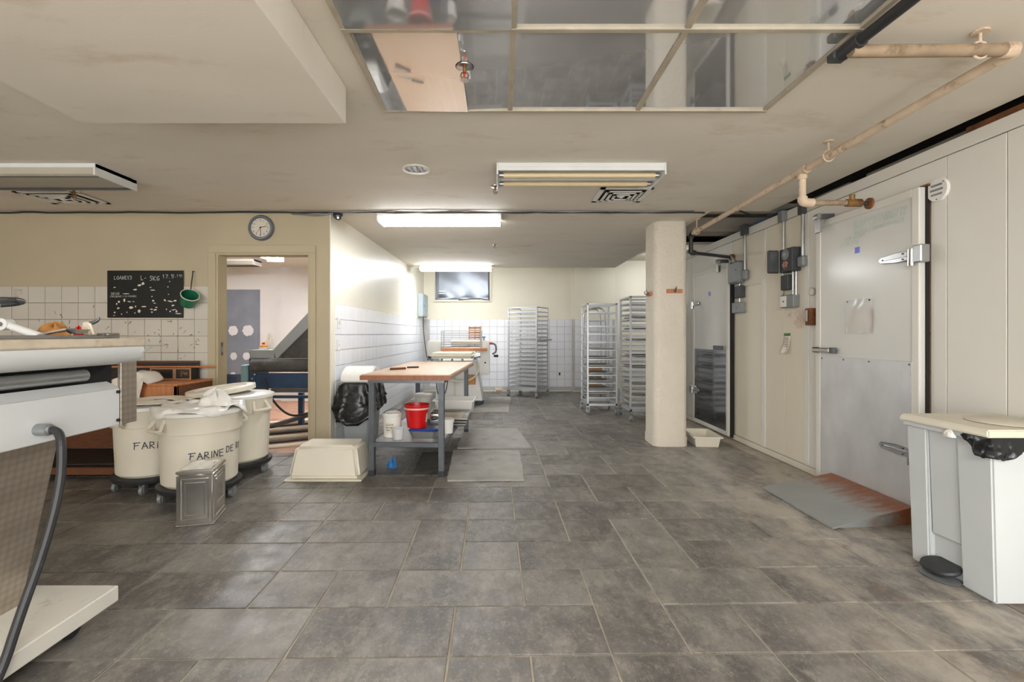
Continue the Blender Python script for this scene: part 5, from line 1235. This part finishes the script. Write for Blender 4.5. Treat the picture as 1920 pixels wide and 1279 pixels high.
# switches on the tiled wall
for k, (py, lab) in enumerate(((605, 'white light switch plate on the tiled alcove wall, upper one'), (647, 'white outlet plate on the tiled alcove wall, lower one'))):
    z = H - (py-627)*4.85/880
    t = thing('switch_plate', lab, 'switch', (XA+.01, 4.87, z), group='switch plates on the alcove tiles')
    box('plate', 'plastic_white', t, .0, .007, -.04, .04, -.06, .06, bevel=.003); box('toggle', 'plastic_cream', t, .007, .016, -.008, .008, -.015, .015, bevel=.002)
# electrical panel in the alcove corner
t = thing('breaker_panel', 'grey blue breaker panel in the back left corner of the alcove', 'electrical panel', (-1.6, 9.6, 1.54))
box('case', 'panel_blue', t, -1.635, -1.535, 9.25, 9.8, 1.56, 2.02, w=True, bevel=.004); box('door', 'panel_blue', t, -1.532, -1.522, 9.27, 9.78, 1.58, 2.0, w=True, bevel=.003)
box('latch', 'steel_dark', t, -1.522, -1.516, 9.3, 9.33, 1.75, 1.8, w=True)
o = MB().tube([(-1.57, 9.5, 1.56), (-1.57, 9.48, 1.35), (-1.53, 9.45, 1.05), (-1.50, 9.4, .85), (-1.45, 9.3, .7)], .008, 6, smooth=2).build('cord', 'cable_black', t, w=True)
# low wall vent and outlet on the back wall
t = thing('wall_outlet', 'small beige box low on the back wall left of the rack', 'outlet', (0, YB-.008, .2)); p = at(935, 731, YB)
box('box', 'plastic_cream', t, p.x-.075, p.x+.075, YB-.05, YB-.009, p.z-.05, p.z+.06, w=True, bevel=.005); box('stain', 'card', t, p.x-.06, p.x+.06, YB-.052, YB-.05, p.z-.04, p.z+.0, w=True)
t = thing('wall_outlet', 'grey socket on the back wall right of the rack', 'outlet', (1.24, YB-.008, .4)); p = at(1049, 701, YB)
box('plate', 'white_metal', t, p.x-.035, p.x+.035, YB-.016, YB-.009, p.z-.05, p.z+.05, w=True, bevel=.003); box('socket', 'dark_gap', t, p.x-.015, p.x+.015, YB-.0175, YB-.016, p.z-.03, p.z+.03, w=True)

# ------------------------------------------------------------------ bakery racks
def rack(label, loc, rz, w, d, h, n, z0=.2, dz=None, skipside=False, strip=.034, lv=None, m='alu'):
    t = thing('bakery_rack', label, 'rack', loc, rz, group='aluminium bakery racks')
    q = .0125
    for sx in (-1, 1):
        for sy in (-1, 1):
            x, y = sx*(w/2-q), sy*(d/2-q)
            box('post', m, t, x-q, x+q, y-q, y+q, .13, h, bevel=.002)
            cs = MB().cyl((x-.014, y, .05), (x+.014, y, .05), .05, 20).build('caster', 'box_grey', t, smooth=40)
            MB().cyl((x-.016, y, .05), (x+.016, y, .05), .02, 12).build('hub', 'plastic_white', cs)
            MB().box(x-.024, x-.017, y-.016, y+.016, .045, .12).box(x+.017, x+.024, y-.016, y+.016, .045, .12).box(x-.024, x+.024, y-.02, y+.02, .112, .131).build('caster_fork', 'steel', t)
    MB().box(-w/2, w/2, -d/2, -d/2+.03, .13, .165).box(-w/2, w/2, d/2-.03, d/2, .13, .165).box(-w/2, -w/2+.03, -d/2, d/2, .13, .165).box(w/2-.03, w/2, -d/2, d/2, .13, .165).build('base_frame', m, t, bevel=.002)
    MB().box(-w/2, w/2, -d/2, -d/2+.025, h-.025, h).box(-w/2, w/2, d/2-.025, d/2, h-.025, h).box(-w/2, -w/2+.025, -d/2, d/2, h-.025, h).box(w/2-.025, w/2, -d/2, d/2, h-.025, h).build('top_frame', m, t, bevel=.002)
    lv = lv or [z0 + k*((h-.08-z0)/(n-1)) for k in range(n)]
    sl = None; cb = None
    for z in lv:
        for sy in (-1, 1):
            if sl is None:
                y0 = -d/2
                sl = MB().box(-w/2+.02, w/2-.02, -.001, .001, -strip, 0).box(-w/2+.02, w/2-.02, .001, .05, -.0025, 0).build('slide', m, t)
                sl.location = (0, -d/2+.004, z)
            else:
                c = cp(sl, t, (0, sy*(d/2-.004), z))
                if sy > 0: c.rotation_euler = (0, 0, PI)
    if not skipside:
        for z in lv:
            for sx in (-1, 1):
                if cb is None:
                    cb = MB().box(-.0035, .0035, -d/2+.02, d/2-.02, -.014, 0).build('side_bar', m, t); cb.location = (sx*(w/2-.006), 0, z-.008)
                else: cp(cb, t, (sx*(w/2-.006), 0, z-.008))
    return t
ra_ = math.radians(-29.5)
c_, s_ = math.cos(ra_), math.sin(ra_)
# front corner (.683,8.84) is local (+w/2,-d/2)
def corner_loc(cx, cy, rz, w, d): 
    c, s = math.cos(rz), math.sin(rz); x, y = w/2, -d/2
    return (cx - (x*c - y*s), cy - (x*s + y*c), 0)
rA = corner_loc(.683, 8.84, ra_, .63, .53)
rack('bright aluminium bakery rack standing alone against the back wall', rA, ra_, .63, .53, 1.735, 19)
lvB = [.26, .36, .48, .60, .72, .84, .98, 1.10, 1.22, 1.34, 1.55]
rB = (1.53, 7.35, 0)
rack('tall aluminium rack with few trays, left of the rack behind the pillar', rB, 0, .46, .55, 1.68, 11, lv=lvB, skipside=False, strip=.016)
rC = (2.05, 6.82, 0)
rack('tall loaded aluminium rack partly hidden behind the pillar', rC, 0, .5, .56, 1.745, 20)
for k, z in enumerate((.36, .48, .60, .72, .84, .98)):
    sheet_pan('sheet pan number %s from the bottom in the rack with few trays' % ('one', 'two', 'three', 'four', 'five', 'six')[k], (1.53, 7.33, z+.001), 0, .36, .5, group='sheet pans in the rack with few trays')
lvC = [.2 + k*((1.745-.08-.2)/19) for k in range(20)]
for i, k in enumerate((2, 4, 7, 9, 12, 14, 16)):
    sheet_pan('sheet pan number %s from the bottom in the rack behind the pillar' % ('one', 'two', 'three', 'four', 'five', 'six', 'seven')[i], (2.05, 6.78 - (.06 if k in (9, 12) else 0), lvC[k]+.001), 0, .41, .52, group='sheet pans in the rack behind the pillar')
def card(label, x, y, z, a, b, h):
    t = thing('cardboard_box', label, 'box', (x, y, z)); box('carton', 'card', t, -a, a, -b, b, 0, h, bevel=.003); box('tape', 'paper', t, -.02, .02, -b-.001, b, h-.03, h+.001); return t
# trolley with hoop handle behind
tv = thing('hoop_trolley', 'tubular steel trolley with a rounded hoop top behind the racks', 'trolley', (1.72, 8.6, 0))
for dy in (0, .4):
    MB().tube([(-.14, dy, .1), (-.14, dy, 1.58), (-.08, dy, 1.68), (.12, dy, 1.70), (.2, dy, 1.6), (.2, dy, .1)], .014, 8, smooth=1).build('hoop', 'steel', tv, smooth=50)
for z in (.25, .5, .75, 1.0, 1.25, 1.45): MB().box(-.14, .2, 0, .4, z, z+.012).build('shelf', 'steel', tv)
for x in (-.14, .2):
    for dy in (0, .4): MB().cyl((x-.012, dy, .05), (x+.012, dy, .05), .05, 16).build('caster', 'box_grey', tv, smooth=40)
card('cardboard box on the lowest shelf of the hoop trolley', 1.75, 8.78, .263, .12, .14, .15)
card('cardboard box on the second shelf of the hoop trolley', 1.75, 8.78, .513, .12, .14, .12)
sheet_pan('tilted sheet pan sticking out of the back wall rack', (rA[0]+.12*c_, rA[1]+.12*s_, .2+11*(1.455/18)+.002), ra_, .6, .42)
pail('steel_bowl', 'small white bowl on the pan in the back wall rack', (rA[0]+.3*c_, rA[1]+.3*s_, .2+11*(1.455/18)+.006), .03, .05, .045, 'plastic_white', lip=False)

# ------------------------------------------------------------------ dough sheeter in the alcove
ds = thing('dough_sheeter', 'white dough sheeter with belts, wire guard and a wooden board in the alcove', 'dough sheeter', (-.75, 8.3, 0))
MB().frustum((-1.12, -.31, 8.02, 8.75), (-1.05, -.43, 8.05, 8.7), .07, .76).build('pedestal', 'plastic_white', ds, w=True, bevel=.01)
MB().box(-.80, -.775, 8.005, 8.03, .1, .72).build('panel_seam', 'lid_cream', ds, w=True)
for x in (-1.05, -.36): box('foot', 'rubber', ds, x-.06, x+.06, 8.05, 8.16, 0, .075, w=True, bevel=.005)
box('side_housing', 'plastic_white', ds, -1.27, -1.06, 8.1, 8.6, .6, 1.1, w=True, bevel=.02, seg=2)
box('side_housing', 'plastic_white', ds, -.37, -.20, 8.12, 8.6, .5, 1.1, w=True, bevel=.02, seg=2)
bt_ = MB().box(-1.12, -.43, 7.30, 8.1, .83, .915).build('infeed_belt', 'belt_cream', ds, w=True, bevel=.035, seg=3, smooth=40)
MB().box(-1.12, -.43, 8.6, 9.3, .83, .9).build('outfeed_belt', 'belt_cream', ds, w=True, bevel=.03, seg=2, smooth=40)
for x in (-1.14, -.42): box('belt_rail', 'steel_dark', ds, x-.012, x+.012, 7.32, 8.3, .80, .87, w=True, bevel=.003)
MB().cyl((-.41, 7.34, .86), (-.32, 7.34, .88), .03, 14).build('belt_tensioner', 'steel', ds, w=True, smooth=40)
MB().cyl((-.40, 7.5, .88), (-.33, 7.5, .88), .025, 14).build('belt_tensioner', 'steel', ds, w=True, smooth=40)
for x in (-1.08, -.92, -.76, -.6): box('belt_bracket', 'steel_dark', ds, x-.015, x+.015, 7.33, 7.36, .79, .83, w=True)
box('wooden_board', 'wood_orange', ds, -1.02, -.235, 7.98, 8.09, .925, .975, w=True, bevel=.004)
MB().cyl((-.88, 8.33, 1.07), (-.37, 8.33, 1.07), .05, 20).build('roller', 'belt_cream', ds, w=True, smooth=40)
MB().cyl((-1.06, 8.33, .97), (-.37, 8.33, .97), .04, 16).build('roller', 'steel', ds, w=True, smooth=40)
for x in (-1.03, -.99, -.355, -.33): MB().cyl((x, 8.12, .975), (x, 8.12, 1.27), .006, 8).build('guard_upright', 'steel', ds, w=True)
for k in range(8): MB().cyl((-1.03, 8.12, 1.0+k*.0385), (-.33, 8.12, 1.0+k*.0385), .005, 8).build('guard_wire', 'steel', ds, w=True)
box('switch_panel', 'card', ds, -.57, -.43, 8.028, 8.043, .35, .52, w=True); box('switch', 'orange', ds, -.53, -.45, 8.015, 8.03, .38, .48, w=True, bevel=.004)
MB().cyl((-.2, 8.3, 1.05), (-.15, 8.3, 1.05), .02, 12).build('crank_shaft', 'red', ds, w=True)
MB().tube([(-.15, 8.3, 1.05), (-.09, 8.28, 1.03), (-.08, 8.26, .9), (-.15, 8.26, .86)], .016, 8, smooth=1).build('crank', 'steel_dark', ds, w=True, smooth=50)
MB().cyl((-.12, 8.26, .83), (-.05, 8.24, .83), .022, 12).build('crank_knob', 'dark_gap', ds, w=True, smooth=40)
MB().cyl((-.30, 8.3, 1.1), (-.30, 8.3, 1.15), .01, 8).build('top_knob', 'cable_blue', ds, w=True); MB().cyl((-.30, 8.3, 1.15), (-.30, 8.3, 1.17), .03, 12).build('top_knob', 'cable_blue', ds, w=True)
MB().cyl((-.27, 8.115, .72), (-.27, 8.118, .72), .015, 12).build('port', 'dark_gap', ds, w=True)
hs = [at(893, 672, 7.6), at(899, 690, 7.6), at(893, 706, 7.6), at(878, 714, 7.6), at(860, 717, 7.6), at(845, 713, 7.6)]
MB().tube(hs, .016, 10, smooth=2).build('hose', 'lid_cream', ds, w=True, smooth=50)
t = thing('wooden_rack', 'small slatted wooden rack standing behind the sheeter guard', 'wooden rack', (-.5, 8.75, .9))
for k in range(6): box('slat', 'wood_edge' if k % 2 else 'card', t, -.1, .13, -.02, .02, .19+k*.045, .19+k*.045+.032, bevel=.003)
for x in (-.09, 0.02, .12): box('upright', 'wood_edge', t, x-.008, x+.008, -.015, .015, .002, .46)
# cord on floor behind table
o = MB().tube([(-1.1, 7.98, .6), (-1.08, 7.9, .3), (-1.02, 7.7, .2), (-.9, 7.6, .22), (-.86, 7.7, .5)], .008, 6, smooth=2).build('cord', 'cable_black', ds, w=True)

# ------------------------------------------------------------------ conveyor machine beyond the door
cv = thing('blue_conveyor', 'blue framed conveyor machine with a dark roller in the room beyond', 'conveyor machine', (-2.5, 6.3, 0))
Yc_ = 5.9
q = lambda px, py, y=Yc_: at(px, py, y)
a = q(474, 685); b = q(640, 685)
MB().cyl(a, b, .085, 22).build('roller', 'belt_dark', cv, w=True, smooth=40)
p0, p1 = q(480, 728), q(640, 700)
MB().box(p0.x, p1.x, Yc_-.02, Yc_+.06, p0.z, p1.z).build('front_beam', 'blue_paint', cv, w=True, bevel=.006)
p0, p1 = q(508, 736), q(640, 729); box('under_rail', 'steel_dark', cv, p0.x, p1.x, Yc_, Yc_+.04, p0.z, p1.z, w=True)
p0, p1 = q(469, 735), q(482, 672); box('bearing_plate', 'blue_paint', cv, p0.x, p1.x, Yc_-.03, Yc_+.3, p0.z, p1.z, w=True, bevel=.006)
for k in range(7):
    p = q(473 + (k % 2)*5, 678+k*8, Yc_-.03); MB().cyl(p, p + Vector((0, -.012, 0)), .012, 8).build('bolt', 'steel', cv, w=True)
p0, p1 = q(455, 724), q(468, 684); box('end_guard', 'teal_paint', cv, p0.x, p1.x, Yc_-.05, Yc_+.2, p0.z, p1.z, w=True, bevel=.01)
p0, p1 = q(468, 672), q(514, 656); box('top_box', 'machine_grey', cv, p0.x, p1.x, Yc_, Yc_+.35, p0.z, p1.z, w=True, bevel=.004)
A1, A2, A3, A4 = q(512, 656), q(596, 566), q(596, 596), q(518, 674)
MB().add([A1, A2, A3, A4] + [v + Vector((0, .05, 0)) for v in (A1, A2, A3, A4)], [(0,1,2,3),(4,5,6,7),(0,1,5,4),(1,2,6,5),(2,3,7,6),(3,0,4,7)]).build('inclined_side', 'machine_grey', cv, w=True, bevel=.003)
B1, B2, B3 = q(520, 672, Yc_+.05), q(640, 545, Yc_+.05), q(640, 672, Yc_+.05)
MB().add([B1, B2, B3] + [v + Vector((0, .04, 0)) for v in (B1, B2, B3)], [(0,1,2),(3,4,5),(0,1,4,3),(1,2,5,4),(2,0,3,5)]).build('inclined_belt', 'belt_dark', cv, w=True)
for (pa, pb) in (((500, 747), (640, 742)), ((498, 814), (640, 807))):
    a, b = q(pa[0], pa[1]), q(pb[0], pb[1]); box('rail', 'blue_paint', cv, a.x, b.x, Yc_, Yc_+.05, min(a.z, b.z), max(a.z, b.z), w=True, bevel=.003)
p0 = q(562, 736, Yc_+.3); box('leg', 'blue_paint', cv, p0.x, p0.x+.06, Yc_+.25, Yc_+.31, .02, p0.z, w=True)
p0 = q(482, 736, Yc_+.02); box('leg', 'blue_paint', cv, p0.x, p0.x+.05, Yc_, Yc_+.05, .02, p0.z, w=True)
p0 = q(640, 736, Yc_+.02); box('leg', 'blue_paint', cv, p0.x-.05, p0.x, Yc_, Yc_+.05, .02, p0.z, w=True)
a, b = q(498, 808), q(640, 760); MB().cyl(a + Vector((0, .1, .03)), b + Vector((0, .3, 0)), .03, 8).build('diagonal_brace', 'steel_dark', cv, w=True)
MB().tube([q(495, 712, Yc_-.03), q(505, 740, Yc_-.04), q(520, 762, Yc_-.05), q(540, 778, Yc_-.05), q(560, 780, Yc_-.04), q(585, 772, Yc_-.03)], .014, 8, smooth=2).build('hose', 'pipe_black', cv, w=True, smooth=50)
t = thing('squeeze_bottle', 'squeeze bottle with orange shoulder and red cap on the conveyor', 'bottle', tuple(q(494, 656.2, Yc_+.15)), 0)
MB().lathe([(.001, 0), (.05, 0), (.05, .03), (.048, .035)], 24).build('body', 'plastic_white', t, smooth=40); MB().lathe([(.05, .035), (.046, .06), (.02, .068), (.001, .068)], 24).build('shoulder', 'yellow', t, smooth=40); MB().lathe([(.018, .068), (.016, .095), (.001, .097)], 16).build('cap', 'red', t, smooth=40)
p = q(505, 655, Yc_+.25); o = crumple(p.x, p.y, p.z+.002, .09, .05, .17, 41).build('plastic_bag', 'film', smooth=70); tag(o, 'white plastic bag behind the bottle on the conveyor', 'bag')
t = thing('blue_crate', 'blue plastic crate on a stand behind the flour bins in the next room', 'crate', (-3.55, 6.35, 0))
p = at(432, 707, 6.3); MB().shellbox((p.x-.2, p.x+.14, 6.2, 6.5), (p.x-.18, p.x+.12, 6.22, 6.48), p.z-.22, p.z+.02, .012).build('crate', 'blue_paint', t, w=True)
box('stand', 'steel_dark', t, p.x-.2, p.x+.14, 6.2, 6.5, .002, p.z-.222, w=True)

# ------------------------------------------------------------------ step-on waste bin, right foreground
sb = thing('pedal_bin', 'large white pedal waste bin with a black liner at the right edge', 'waste bin', (2.43, 2.32, 0))
def quad_panel(x_b, x_t, ya, yb, z0, z1, th, dyt=.0):
    return MB().add([(x_b, ya, z0), (x_b, yb, z0), (x_b+th, yb, z0), (x_b+th, ya, z0), (x_t, ya-dyt, z1), (x_t, yb+dyt, z1), (x_t+th, yb+dyt, z1), (x_t+th, ya-dyt, z1)],
                    [(3,2,1,0),(4,5,6,7),(0,1,5,4),(1,2,6,5),(2,3,7,6),(3,0,4,7)])
MB().frustum((2.245, 2.655, 2.125, 2.52), (2.225, 2.665, 2.11, 2.54), .0, .735).build('body', 'plastic_bin', sb, w=True, bevel=.006)
quad_panel(2.215, 2.19, 2.10, 2.255, .0, .735, .06, .006).build('corner_panel', 'plastic_bin', sb, w=True, bevel=.008, seg=2)
quad_panel(2.215, 2.19, 2.425, 2.53, .0, .735, .06, .006).build('corner_panel', 'plastic_bin', sb, w=True, bevel=.008, seg=2)
MB().box(2.215, 2.66, 2.10, 2.125, 0, .735).build('front_panel', 'plastic_bin', sb, w=True, bevel=.008, seg=2)
quad_panel(2.222, 2.20, 2.262, 2.418, .19, .735, .04, 0).build('centre_panel', 'plastic_bin', sb, w=True, bevel=.006)
MB().box(2.205, 2.68, 2.095, 2.54, .0, .055).build('base_band', 'plastic_bin', sb, w=True, bevel=.005) if False else None
pd = MB().lathe([(.001, 0), (.085, 0), (.09, .01), (.085, .02), (.001, .02)], 28, (0, 0, 0), .8, 1.0)
po_ = pd.build('pedal', 'rubber', sb, smooth=40); po_.location = (-.235, .02, .045); po_.rotation_euler = (0, math.radians(-14), 0)
pb_ = MB().lathe([(.001, 0), (.09, 0), (.095, .006), (.001, .008)], 28, (0, 0, 0), .75, 1.05).build('pedal_shoe', 'box_grey', sb, smooth=40); pb_.location = (-.24, .02, .004)
ld = MB().frustum((2.165, 2.68, 2.085, 2.56), (2.175, 2.675, 2.095, 2.55), .748, .782).build('lid', 'lid_cream', sb, w=True, bevel=.006, seg=2)
MB().lathe([(.001, .0), (.15, .0), (.16, .002), (.15, .008), (.001, .008)], 36, (2.47, 2.28, .7825)).build('lid_dish', 'lid_cream', ld, w=True, smooth=40)
box('rim_band', 'plastic_bin', sb, 2.18, 2.67, 2.10, 2.545, .722, .748, w=True, bevel=.004)
def bag2(u, v):
    # skirt hanging below the lid along the near part of the left face and the front face
    L1 = .12; tot = .12 + .47; s = u*tot
    if s < L1: x, y = 2.178 - .012*v, 2.095 + (L1 - s)
    else: x, y = 2.178 + (s-L1), 2.09 - .012*v
    dr = .016 + .07*min(1, s/.1)*(1 + .3*math.sin(17*s) + .2*math.sin(41*s))
    return (x + .006*math.sin(60*s)*v, y - .008*abs(math.sin(50*s))*v, .748 - dr*v)
MB().grid(crinkle(bag2, 30, .008), 110, 10).build('liner_bag', 'bag_black', sb, w=True, smooth=35, solid=.003)
o = crumple(2.168, 2.27, .715, .012, .03, .03, 51, 10).build('bag_knot', 'film', sb, w=True, smooth=60)

# small tub beside the pillar
tub('food_tub', 'small cream plastic tub on the floor beside the pillar', (2.23, 5.22, .001), math.radians(-6), .27, .44, .115, .02, 'plastic_cream')
